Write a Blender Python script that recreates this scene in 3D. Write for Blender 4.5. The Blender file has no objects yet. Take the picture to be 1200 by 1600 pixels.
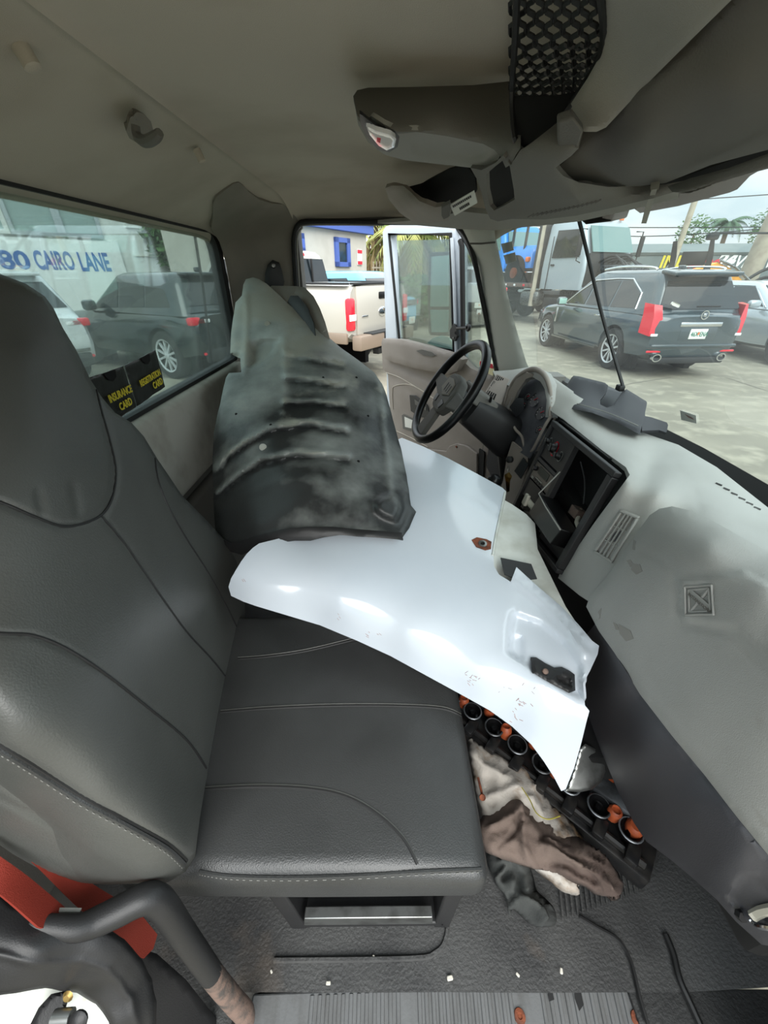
import bpy, bmesh, math, random
import numpy as np
from mathutils import Vector, Matrix, noise
from mathutils.bvhtree import BVHTree
from mathutils.geometry import delaunay_2d_cdt
random.seed(7)
scene = bpy.context.scene
COL = scene.collection
R = math.radians
PI = math.pi
# ---------------------------------------------------------------- camera
CAMZ, PITCH, FPX = 1.30, R(31.8), 600.0
GZ = -0.30                                   # height of the yard outside (cab floor is z = 0)
cd = bpy.data.cameras.new('camera')
cam = bpy.data.objects.new('camera', cd); COL.objects.link(cam)
cam.location = (0, 0, CAMZ); cam.rotation_euler = (PI/2 - PITCH, 0, 0)
cd.sensor_fit = 'HORIZONTAL'; cd.sensor_width = 36.0; cd.lens = 36.0*FPX/1200.0
cd.clip_start = 0.02; cd.clip_end = 400
scene.camera = cam
# ---------------------------------------------------------------- sky, sun, exposure
w = bpy.data.worlds.new('sky'); scene.world = w; w.use_nodes = True
nt = w.node_tree; nt.nodes.clear()
def N(t, **k):
    n = nt.nodes.new(t)
    for a, b in k.items(): setattr(n, a, b)
    return n
out = N('ShaderNodeOutputWorld'); bg = N('ShaderNodeBackground')
tc = N('ShaderNodeTexCoord'); sep = N('ShaderNodeSeparateXYZ')
nt.links.new(tc.outputs['Generated'], sep.inputs[0])
cl = N('ShaderNodeTexNoise'); cl.inputs['Scale'].default_value = 3.2; cl.inputs['Detail'].default_value = 7
mp = N('ShaderNodeMapping'); mp.inputs['Scale'].default_value = (1, 1, 3.0)
nt.links.new(tc.outputs['Generated'], mp.inputs[0]); nt.links.new(mp.outputs[0], cl.inputs['Vector'])
rp = N('ShaderNodeValToRGB'); rp.color_ramp.elements[0].position = .42; rp.color_ramp.elements[1].position = .60
rp.color_ramp.elements[0].color = (.66, .77, .84, 1); rp.color_ramp.elements[1].color = (.97, .98, .99, 1)
nt.links.new(cl.outputs['Fac'], rp.inputs[0])
# overcast sky: zenith about twice as bright as the horizon
ma = N('ShaderNodeMath', operation='MULTIPLY_ADD'); ma.inputs[1].default_value = 2.0; ma.inputs[2].default_value = 1.0
mx = N('ShaderNodeMath', operation='MAXIMUM'); mx.inputs[1].default_value = 0.0
nt.links.new(sep.outputs['Z'], mx.inputs[0]); nt.links.new(mx.outputs[0], ma.inputs[0])
ml = N('ShaderNodeMath', operation='MULTIPLY'); ml.inputs[1].default_value = 0.80
nt.links.new(ma.outputs[0], ml.inputs[0]); nt.links.new(ml.outputs[0], bg.inputs['Strength'])
nt.links.new(rp.outputs[0], bg.inputs[0]); nt.links.new(bg.outputs[0], out.inputs[0])
sl = bpy.data.lights.new('sun', 'SUN'); sl.energy = 2.3; sl.angle = R(50); sl.color = (1, .97, .92)
so = bpy.data.objects.new('sun', sl); COL.objects.link(so)
so.rotation_euler = Vector((-.12, .70, -.62)).to_track_quat('-Z', 'Y').to_euler()   # hazy sun behind the open passenger door
vs = scene.view_settings
vs.view_transform = 'Standard'; vs.look = 'None'; vs.exposure = 0.80; vs.gamma = 1.0; vs.use_curve_mapping = False
cy = scene.cycles
cy.max_bounces = 10; cy.diffuse_bounces = 6; cy.glossy_bounces = 4; cy.transmission_bounces = 6; cy.transparent_max_bounces = 12
cy.caustics_reflective = False; cy.caustics_refractive = False
cy.sample_clamp_indirect = 6.0
try: cy.use_denoising = True
except Exception: pass
# ---------------------------------------------------------------- materials
def lin(c):
    c = c/255.0
    return c/12.92 if c <= .04045 else ((c+.055)/1.055)**2.4
def C(r, g, b): return (lin(r), lin(g), lin(b), 1)
MATS = {}
def mat(name, col, rough=.55, metal=0.0, col2=None, nscale=6.0, lo=.45, hi=.65, bump=0.0, bscale=150.0,
        coat=0.0, spec=.5, col3=None, n3=2.5, lo3=.55, hi3=.7, alpha=None, emit=None, detail=5.0, stretch=None, rough2=None, zgrad=None, relief=False):
    m = bpy.data.materials.new(name); m.use_nodes = True
    t = m.node_tree; b = t.nodes['Principled BSDF']
    b.inputs['Roughness'].default_value = rough; b.inputs['Metallic'].default_value = metal
    b.inputs['Base Color'].default_value = col
    b.inputs['Specular IOR Level'].default_value = spec
    if coat: b.inputs['Coat Weight'].default_value = coat; b.inputs['Coat Roughness'].default_value = .08
    tcn = t.nodes.new('ShaderNodeTexCoord'); src = tcn.outputs['Object']
    if stretch:
        mpn = t.nodes.new('ShaderNodeMapping'); mpn.inputs['Scale'].default_value = stretch
        t.links.new(src, mpn.inputs[0]); src = mpn.outputs[0]
    def ns(scale, lo, hi, a, bcol, det):
        n = t.nodes.new('ShaderNodeTexNoise'); n.inputs['Scale'].default_value = scale; n.inputs['Detail'].default_value = det
        t.links.new(src, n.inputs['Vector'])
        r = t.nodes.new('ShaderNodeMapRange'); r.inputs['From Min'].default_value = lo; r.inputs['From Max'].default_value = hi
        nv = n.outputs['Fac']
        if zgrad:                                    # window light painted into the colour: paler towards the top, darker below
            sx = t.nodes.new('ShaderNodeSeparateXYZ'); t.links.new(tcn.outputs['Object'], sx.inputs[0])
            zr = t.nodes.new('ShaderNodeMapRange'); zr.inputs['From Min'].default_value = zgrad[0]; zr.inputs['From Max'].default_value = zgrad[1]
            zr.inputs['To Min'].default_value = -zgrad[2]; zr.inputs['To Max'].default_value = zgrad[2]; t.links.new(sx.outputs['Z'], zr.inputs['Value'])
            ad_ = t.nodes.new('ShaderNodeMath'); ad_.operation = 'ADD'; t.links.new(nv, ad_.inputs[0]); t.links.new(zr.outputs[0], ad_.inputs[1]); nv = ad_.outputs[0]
        if relief:                                   # dust on ribs plus painted shading: crests paler, hollows darker (mesh attribute)
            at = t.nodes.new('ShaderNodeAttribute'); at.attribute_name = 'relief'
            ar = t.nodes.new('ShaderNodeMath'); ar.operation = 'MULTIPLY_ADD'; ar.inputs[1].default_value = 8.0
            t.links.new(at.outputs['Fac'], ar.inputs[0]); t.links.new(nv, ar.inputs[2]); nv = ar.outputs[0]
        t.links.new(nv, r.inputs['Value'])
        x = t.nodes.new('ShaderNodeMix'); x.data_type = 'RGBA'
        t.links.new(r.outputs[0], x.inputs['Factor'])
        if hasattr(a, 'links'): t.links.new(a, x.inputs['A'])
        else: x.inputs['A'].default_value = a
        x.inputs['B'].default_value = bcol
        return x.outputs['Result'], r.outputs[0]
    cur = col
    if col2:
        cur, fac = ns(nscale, lo, hi, cur, col2, detail)
        if rough2 is not None:
            q = t.nodes.new('ShaderNodeMapRange'); q.inputs['To Min'].default_value = rough; q.inputs['To Max'].default_value = rough2
            t.links.new(fac, q.inputs['Value']); t.links.new(q.outputs[0], b.inputs['Roughness'])
    if col3: cur, _ = ns(n3, lo3, hi3, cur, col3, detail)
    if hasattr(cur, 'links'): t.links.new(cur, b.inputs['Base Color'])
    if bump:
        n = t.nodes.new('ShaderNodeTexNoise'); n.inputs['Scale'].default_value = bscale; n.inputs['Detail'].default_value = 3
        t.links.new(tcn.outputs['Object'], n.inputs['Vector'])
        u = t.nodes.new('ShaderNodeBump'); u.inputs['Strength'].default_value = bump; u.inputs['Distance'].default_value = .004
        t.links.new(n.outputs['Fac'], u.inputs['Height']); t.links.new(u.outputs[0], b.inputs['Normal'])
    if emit: b.inputs['Emission Color'].default_value = emit[0]; b.inputs['Emission Strength'].default_value = emit[1]
    MATS[name] = m
    return m
def glass(name, tint, dust, dustcol, dn=4.0, streak=None, refl=1.0):
    m = bpy.data.materials.new(name); m.use_nodes = True
    t = m.node_tree; t.nodes.clear()
    o = t.nodes.new('ShaderNodeOutputMaterial')
    tr = t.nodes.new('ShaderNodeBsdfTransparent'); tr.inputs[0].default_value = tint
    df = t.nodes.new('ShaderNodeBsdfDiffuse'); df.inputs[0].default_value = dustcol
    tl = t.nodes.new('ShaderNodeBsdfTranslucent'); tl.inputs[0].default_value = dustcol
    ad = t.nodes.new('ShaderNodeMixShader'); ad.inputs[0].default_value = .5
    t.links.new(df.outputs[0], ad.inputs[1]); t.links.new(tl.outputs[0], ad.inputs[2])
    gl = t.nodes.new('ShaderNodeBsdfGlossy'); gl.inputs['Roughness'].default_value = .02
    fr = t.nodes.new('ShaderNodeFresnel'); fr.inputs[0].default_value = 1.5
    fm = t.nodes.new('ShaderNodeMath'); fm.operation = 'MULTIPLY'; fm.inputs[1].default_value = refl
    t.links.new(fr.outputs[0], fm.inputs[0])
    tcn = t.nodes.new('ShaderNodeTexCoord'); mpn = t.nodes.new('ShaderNodeMapping')
    mpn.inputs['Scale'].default_value = streak or (1, 1, 1)
    nn = t.nodes.new('ShaderNodeTexNoise'); nn.inputs['Scale'].default_value = dn; nn.inputs['Detail'].default_value = 6
    t.links.new(tcn.outputs['Object'], mpn.inputs[0]); t.links.new(mpn.outputs[0], nn.inputs['Vector'])
    mr = t.nodes.new('ShaderNodeMapRange'); mr.inputs['From Min'].default_value = .3; mr.inputs['From Max'].default_value = .7
    mr.inputs['To Min'].default_value = dust*.5; mr.inputs['To Max'].default_value = dust*1.5
    t.links.new(nn.outputs['Fac'], mr.inputs['Value'])
    m1 = t.nodes.new('ShaderNodeMixShader'); t.links.new(mr.outputs[0], m1.inputs[0])
    t.links.new(tr.outputs[0], m1.inputs[1]); t.links.new(ad.outputs[0], m1.inputs[2])
    m2 = t.nodes.new('ShaderNodeMixShader'); t.links.new(fm.outputs[0], m2.inputs[0])
    t.links.new(m1.outputs[0], m2.inputs[1]); t.links.new(gl.outputs[0], m2.inputs[2])
    t.links.new(m2.outputs[0], o.inputs[0])
    MATS[name] = m
    return m
# interior
mat('headliner', C(186,178,165), .95, bump=.25, bscale=600, col2=C(172,163,149), nscale=3)
mat('trim_dark', C(98,96,91), .8, bump=.2, bscale=500)
mat('trim_pillar', C(122,117,108), .75, bump=.15, bscale=500, col2=C(132,126,117), nscale=5)
mat('console', C(106,104,98), .72, bump=.25, bscale=700)
mat('console_light', C(142,140,133), .7, bump=.25, bscale=700)
mat('taupe', C(140,132,124), .62, bump=.12, bscale=600, col2=C(131,123,115), nscale=5)
mat('rear_pad', C(172,169,160), .8, bump=.2, bscale=400, col2=C(152,148,138), nscale=8)
mat('dash_grey', C(157,157,153), .62, bump=.22, bscale=700, col2=C(150,150,145), nscale=4, col3=C(138,135,127), n3=16, lo3=.72, hi3=.84)
mat('dash_dark', C(66,66,70), .5, bump=.15, bscale=700)
mat('leather', C(54,55,55), .36, bump=.22, bscale=420, col2=C(47,48,48), nscale=5, spec=.55)
mat('leather_back', C(79,80,77), .42, bump=.18, bscale=420, col2=C(73,74,71), nscale=5, spec=.5)
mat('seam', C(28,28,28), .6)
mat('stitch', C(112,112,108), .7)
mat('seat_taupe', C(150,146,138), .7, bump=.2, bscale=500)
mat('black', C(20,20,20), .55)
mat('black_gloss', C(12,12,13), .34, spec=.3)
mat('black_plastic', C(32,32,33), .48, bump=.1, bscale=500)
mat('black_panel', C(27,27,28), .55, bump=.1, bscale=500)
mat('seal', C(16,16,16), .7)
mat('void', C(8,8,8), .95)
mat('rubber_floor', C(62,62,61), .62, bump=.5, bscale=160, col2=C(46,46,46), nscale=7, lo=.4, hi=.65, col3=C(94,82,70), n3=3.3, lo3=.60, hi3=.75)
mat('sill', C(98,99,99), .48, col2=C(86,86,85), nscale=12, bump=.1, bscale=200, stretch=(3,.6,1))
mat('rust', C(120,62,36), .8, col2=C(80,44,30), nscale=60, bump=.3, bscale=300)
mat('rust_grey', C(112,92,82), .7, col2=C(70,64,60), nscale=40, bump=.3, bscale=300)
mat('steel', C(150,152,150), .35, metal=.9, col2=C(110,110,108), nscale=20)
mat('chrome', C(225,228,230), .12, metal=1)
mat('tray', C(40,40,45), .55, bump=.05, bscale=400)
mat('white_paint', C(194,202,210), .18, coat=.5, col2=C(188,197,206), nscale=3)
mat('white_inner', C(206,210,204), .4, col2=C(180,182,172), nscale=9, col3=C(150,140,110), n3=14, lo3=.68, hi3=.8)
mat('wire_yellow', C(140,132,50), .6)
mat('scratch', C(150,122,116), .7)
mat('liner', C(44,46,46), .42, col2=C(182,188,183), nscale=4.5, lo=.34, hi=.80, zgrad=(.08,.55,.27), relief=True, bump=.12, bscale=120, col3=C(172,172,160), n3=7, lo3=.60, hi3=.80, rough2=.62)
mat('belt_red', C(126,34,16), .75, bump=.3, bscale=900)
mat('rag_white', C(176,170,162), .9, col2=C(120,92,60), nscale=12, lo=.52, hi=.66, col3=C(30,28,27), n3=9, lo3=.58, hi3=.66, bump=.3, bscale=200)
mat('rag_brown', C(104,90,82), .95, col2=C(80,66,60), nscale=9, bump=.4, bscale=500)
mat('rag_grey', C(62,64,62), .95, col2=C(48,50,49), nscale=9, bump=.4, bscale=500)
mat('orange_cap', C(158,76,42), .5, col2=C(112,50,32), nscale=30, lo=.5, hi=.7)
mat('engine_black', C(24,24,25), .35, col2=C(40,38,36), nscale=30)
mat('engine_alu', C(120,124,128), .4, metal=.6, col2=C(70,72,74), nscale=14)
mat('label_white', C(214,214,206), .6)
mat('ink', C(30,30,30), .7)
mat('yellow_ink', C(214,196,52), .6)
mat('vinyl', C(34,33,31), .28, bump=.3, bscale=40)
mat('red_ink', C(205,40,60), .6)
mat('yellow_paper', C(246,238,190), .7)
mat('grey_tag', C(150,150,144), .6)
mat('lamp_lens', C(225,225,228), .12, coat=.5)
mat('pebble', C(196,192,180), .8)
mat('brass', C(180,150,90), .35, metal=.8)
mat('pillar_light', C(186,189,182), .6, bump=.15, bscale=500)
mat('brown_visor', C(40,31,26), .7, bump=.2, bscale=300)
mat('bone', C(176,172,158), .6)
mat('gauge', C(70,72,78), .35, col2=C(92,94,98), nscale=14)
mat('gauge_dark', C(36,37,40), .4)
mat('white_mark', C(225,225,222), .6)
mat('display', C(40,44,38), .6)
mat('smudge', C(138,136,130), .8)
glass('windshield_glass', (.66,.74,.73,1), .06, (.80,.84,.82,1), 3.0, refl=.10)
glass('rear_glass', (.74,.84,.82,1), .07, (.74,.82,.80,1), 7.0, streak=(1,1,.35), refl=.55)
glass('door_glass', (.84,.92,.90,1), .03, (.8,.84,.82,1), 5.0, refl=.8)
# exterior
mat('asphalt', C(138,132,117), .95, col2=C(118,113,100), nscale=.9, lo=.35, hi=.65, bump=.4, bscale=30, col3=C(152,146,129), n3=3.5, lo3=.5, hi3=.7)
mat('crack', C(110,104,94), .95)
mat('car_slate', C(52,66,72), .18, coat=.8)
mat('car_black', C(24,34,36), .16, coat=.8)
mat('car_silver', C(176,184,188), .22, metal=.35, coat=.6)
mat('car_white', C(205,208,210), .2, coat=.7)
mat('car_champagne', C(182,178,168), .3, metal=.15, coat=.4)
mat('car_tan', C(138,122,107), .35, metal=.2)
mat('car_blue', C(96,170,200), .25, coat=.6)
mat('truck_blue', C(30,130,215), .3, coat=.4)
mat('truck_silver', C(170,180,186), .35, metal=.2)
mat('car_glass', C(24,32,36), .06, spec=.7)
mat('truck_glass', C(96,128,126), .08, spec=.7)
mat('tire', C(30,30,30), .8, bump=.2, bscale=80)
mat('arch', C(12,12,12), .9)
mat('rim', C(200,203,205), .3, metal=.25)
mat('taillight', C(220,30,50), .2, coat=.5)
mat('amber', C(236,120,60), .3)
mat('clear_lens', C(235,235,235), .15)
mat('plate', C(232,236,228), .5)
mat('plate_ink', C(40,110,90), .6)
mat('plate_orange', C(230,110,50), .6)
mat('bumper_black', C(34,36,38), .6)
mat('wall_white', C(214,216,212), .85, col2=C(200,202,198), nscale=2, bump=.1, bscale=20)
mat('wall_cream', C(186,182,172), .9, bump=.15, bscale=30, col2=C(178,174,164), nscale=2)
mat('wall_grey', C(112,122,122), .9, col2=C(100,110,110), nscale=.5)
mat('sign_white', C(226,228,226), .7)
mat('blue_trim', C(74,98,168), .6)
mat('blue_paint', C(52,100,170), .7)
mat('yard_glass', C(140,160,158), .08, spec=.8)
mat('dark_glass', C(40,50,48), .08, spec=.8)
mat('pole', C(176,168,150), .9, bump=.3, bscale=20, col2=C(160,150,134), nscale=3)
mat('wire', C(50,52,52), .8)
mat('leaf', C(70,104,52), .7, col2=C(44,78,38), nscale=2)
mat('leaf_pale', C(150,150,84), .8, col2=C(96,116,62), nscale=2)
mat('palm_leaf', C(92,118,92), .75, col2=C(70,96,74), nscale=2)
mat('bark', C(120,104,84), .95, bump=.4, bscale=20)
mat('thatch', C(150,130,96), .95, bump=.4, bscale=30)
mat('yellow_machine', C(226,160,50), .5, col2=C(190,120,40), nscale=3)
mat('bed_black', C(38,40,42), .6, col2=C(70,62,54), nscale=4)
mat('mirror_glass', C(158,196,186), .25)
# ---------------------------------------------------------------- helpers
def ray(u, v):
    x = (u-600)/FPX; yc = (800-v)/FPX
    return Vector((x, math.cos(PITCH)+math.sin(PITCH)*yc, -math.sin(PITCH)+math.cos(PITCH)*yc))
CAMV = Vector((0, 0, CAMZ))
def tval(u, v, x=None, y=None, z=None, t=None):
    d = ray(u, v)
    if t is not None: return t
    if x is not None: return x/d.x
    if y is not None: return y/d.y
    return (z-CAMZ)/d.z
def PX(u, v, **k): return CAMV + ray(u, v)*tval(u, v, **k)     # photo pixel + one known coordinate -> point in the place
BASE = {}
def new_obj(name, me, m=None, parent=None, smooth=True, angle=40):
    if m is not None:
        me.materials.clear(); me.materials.append(MATS[m] if isinstance(m, str) else m)
    if smooth:
        me.polygons.foreach_set('use_smooth', [True]*len(me.polygons))
        if angle < 180: me.set_sharp_from_angle(angle=R(angle))
    o = bpy.data.objects.new(name, me); COL.objects.link(o)
    if parent is not None:
        o.parent = parent
        o.matrix_parent_inverse = WM[parent.name].inverted() if parent.name in WM else Matrix()
        if o.name not in WM and parent.name in WM: WM[o.name] = Matrix()
    return o
WM = {}                                           # world matrices of parents whose parts are built in cab coordinates
def rebase(o):                                    # put the origin of a one-mesh thing at its base
    me = o.data; co = np.empty(len(me.vertices)*3); me.vertices.foreach_get('co', co); co = co.reshape(-1, 3)
    c = Vector(((co[:,0].min()+co[:,0].max())/2, (co[:,1].min()+co[:,1].max())/2, co[:,2].min()))
    me.transform(Matrix.Translation(-c)); o.location = c; WM[o.name] = Matrix.Translation(c)
    return o
def tag(o, label=None, cat=None, group=None, kind=None):
    if label: o['label'] = label
    if cat: o['category'] = cat
    if group: o['group'] = group
    if kind: o['kind'] = kind
    return o
def thing(name, label, cat, loc=(0,0,0), rz=0, group=None, local=False):
    o = bpy.data.objects.new(name, None); COL.objects.link(o); o.empty_display_size = .05
    o.location = loc; o.rotation_euler = (0, 0, rz)
    if not local: WM[o.name] = Matrix.Translation(Vector(loc)) @ Matrix.Rotation(rz, 4, 'Z')
    return tag(o, label, cat, group)
def struct(o): o['kind'] = 'structure'; return o
class MB:
    def __init__(s): s.v = []; s.f = []
    def add(s, vs, fs):
        n = len(s.v); s.v += [Vector(p) for p in vs]; s.f += [tuple(i+n for i in f) for f in fs]; return s
    def mesh(s, name='mesh', weld=False):
        me = bpy.data.meshes.new(name); me.from_pydata([tuple(p) for p in s.v], [], s.f)
        bm = bmesh.new(); bm.from_mesh(me)
        if weld: bmesh.ops.remove_doubles(bm, verts=bm.verts, dist=1e-5)
        bmesh.ops.recalc_face_normals(bm, faces=bm.faces); bm.to_mesh(me); bm.free(); me.update(); return me
    def obj(s, name, m, parent=None, smooth=True, angle=40): return new_obj(name, s.mesh(name), m, parent, smooth, angle)
    def xf(s, M):
        s.v = [M @ p for p in s.v]; return s
def box(c, d, bev=0.0, seg=2, M=None):            # rounded box
    bm = bmesh.new(); bmesh.ops.create_cube(bm, size=1)
    for p in bm.verts: p.co = Vector((p.co.x*d[0], p.co.y*d[1], p.co.z*d[2]))
    if bev: bmesh.ops.bevel(bm, geom=list(bm.edges), offset=bev, segments=seg, profile=.5, affect='EDGES')
    if M is not None: bmesh.ops.transform(bm, matrix=M, verts=bm.verts)
    bmesh.ops.translate(bm, vec=Vector(c), verts=bm.verts)
    b = MB(); bm.verts.index_update(); b.add([p.co.copy() for p in bm.verts], [[q.index for q in f.verts] for f in bm.faces]); bm.free()
    return b
def join(*mbs):
    r = MB()
    for b in mbs: r.add(b.v, b.f)
    return r
def catmull(P, n):
    P = [Vector(p) for p in P]; o = []
    for i in range(len(P)-1):
        a = P[max(i-1, 0)]; b = P[i]; c = P[i+1]; d = P[min(i+2, len(P)-1)]
        for k in range(n):
            t = k/n
            o.append(.5*((2*b)+(-a+c)*t+(2*a-5*b+4*c-d)*t*t+(-a+3*b-3*c+d)*t**3))
    o.append(P[-1]); return o
def tube(P, r, n=8, smooth=0, closed=False, flat=None, cap=True):
    if smooth: P = catmull(P, smooth) if not closed else catmull(list(P)+[P[0]], smooth)[:-1]
    P = [Vector(p) for p in P]; L = len(P); rr = r if isinstance(r, (list, tuple)) else [r]*L
    if len(rr) != L: rr = list(np.interp(np.linspace(0, 1, L), np.linspace(0, 1, len(rr)), rr))
    vs = []; fs = []; up = None
    for i, p in enumerate(P):
        a = P[i-1] if (i > 0 or closed) else p; b = P[(i+1) % L] if (i < L-1 or closed) else p
        t = (b-a).normalized()
        if up is None:
            up = Vector((0, 0, 1)) if abs(t.z) < .9 else Vector((1, 0, 0))
        s = t.cross(up).normalized(); up = s.cross(t).normalized()
        for k in range(n):
            an = 2*PI*k/n
            vs.append(p+s*math.cos(an)*rr[i]+up*math.sin(an)*rr[i]*(flat or 1))
    for i in range(L if closed else L-1):
        j = (i+1) % L
        for k in range(n): fs.append((i*n+k, i*n+(k+1) % n, j*n+(k+1) % n, j*n+k))
    if not closed and cap: fs += [tuple(range(n))[::-1], tuple(range((L-1)*n, L*n))]
    return MB().add(vs, fs)
def frame(n, o=(0,0,0), up=(0,0,1)):              # matrix whose z axis is n
    n = Vector(n).normalized(); x = Vector(up).cross(n)
    if x.length < 1e-4: x = Vector((1,0,0))
    x.normalize(); y = n.cross(x)
    return Matrix.Translation(Vector(o)) @ Matrix((x, y, n)).transposed().to_4x4()
def lathe(prof, n=24, M=None, cap=True):                    # profile of (r, z)
    vs = []; fs = []
    for (r, z) in prof:
        for k in range(n): vs.append(Vector((r*math.cos(2*PI*k/n), r*math.sin(2*PI*k/n), z)))
    for i in range(len(prof)-1):
        for k in range(n): fs.append((i*n+k, i*n+(k+1) % n, (i+1)*n+(k+1) % n, (i+1)*n+k))
    b = MB().add(vs, fs)
    if cap and prof[0][0] > 1e-6: b.f.append(tuple(range(n))[::-1])
    if cap and prof[-1][0] > 1e-6: b.f.append(tuple(range((len(prof)-1)*n, len(prof)*n)))
    return b.xf(M) if M is not None else b
def prism(poly, vec):                             # 3-D polygon pushed along a vector
    n = len(poly); v = [Vector(p) for p in poly]; w_ = [p+Vector(vec) for p in v]
    return MB().add(v+w_, [tuple(range(n)), tuple(range(2*n-1, n-1, -1))]+[(i, (i+1) % n, n+(i+1) % n, n+i) for i in range(n)])
def loft(rings, cap=True, closed=True):
    n = len(rings[0]); vs = [p for r in rings for p in r]; fs = []
    for i in range(len(rings)-1):
        for k in range(n if closed else n-1): fs.append((i*n+k, i*n+(k+1) % n, (i+1)*n+(k+1) % n, (i+1)*n+k))
    if cap: fs += [tuple(range(n))[::-1], tuple(range((len(rings)-1)*n, len(rings)*n))]
    return MB().add(vs, fs)
def subsurf(o, lv=1):
    md = o.modifiers.new('s', 'SUBSURF'); md.levels = lv; md.render_levels = lv; return o
# --- surfaces whose outline is read off the photo and whose depth comes from known coordinates of their points
def tps(ctrl):
    P = np.array([(c[0], c[1]) for c in ctrl], float)/600.0
    q = np.array([1.0/tval(c[0], c[1], **c[2]) for c in ctrl])
    n = len(P)
    def K(a, b):
        r2 = ((a[:, None, :]-b[None, :, :])**2).sum(-1)
        return np.where(r2 > 0, r2*np.log(r2+1e-12), 0)
    if n < 4:
        A = np.c_[np.ones(n), P]; cf = np.linalg.lstsq(A, q, rcond=None)[0]
        return lambda X: np.c_[np.ones(len(X)), X/600.0] @ cf
    A = np.zeros((n+3, n+3)); A[:n, :n] = K(P, P)+np.eye(n)*2e-4; T_ = np.c_[np.ones(n), P]; A[:n, n:] = T_; A[n:, :n] = T_.T
    s = np.linalg.solve(A, np.r_[q, 0, 0, 0])
    return lambda X: K(X/600.0, P) @ s[:n] + np.c_[np.ones(len(X)), X/600.0] @ s[n:]
def seg_dist(X, poly, closed):
    P = np.array(poly, float); d = np.full(len(X), 1e9)
    for i in range(len(P) if closed else len(P)-1):
        a = P[i]; b = P[(i+1) % len(P)]; ab = b-a; L2 = (ab*ab).sum()+1e-9
        t = np.clip(((X-a) @ ab)/L2, 0, 1); q = a+t[:, None]*ab
        d = np.minimum(d, np.sqrt(((X-q)**2).sum(1)))
    return d
def inside(X, poly):
    P = np.array(poly, float); r = np.zeros(len(X), bool); j = len(P)-1
    for i in range(len(P)):
        c = (P[i,1] > X[:,1]) != (P[j,1] > X[:,1])
        xi = (P[j,0]-P[i,0])*(X[:,1]-P[i,1])/(P[j,1]-P[i,1]+1e-12)+P[i,0]
        r ^= c & (X[:,0] < xi); j = i
    return r
def resample(poly, step, smooth=0):
    P = [Vector((p[0], p[1], 0)) for p in poly]; n = len(P); o = []
    if smooth:
        Q = []
        for i in range(n):
            a, b, c, d = P[i-1], P[i], P[(i+1) % n], P[(i+2) % n]
            for k in range(smooth):
                t = k/smooth
                Q.append(.5*((2*b)+(-a+c)*t+(2*a-5*b+4*c-d)*t*t+(-a+3*b-3*c+d)*t**3))
        P = Q; n = len(P)
    for i in range(n):
        a = P[i]; b = P[(i+1) % n]; m = max(1, int(round((b-a).length/step)))
        for k in range(m): q = a.lerp(b, k/m); o.append((q.x, q.y))
    return o
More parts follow.
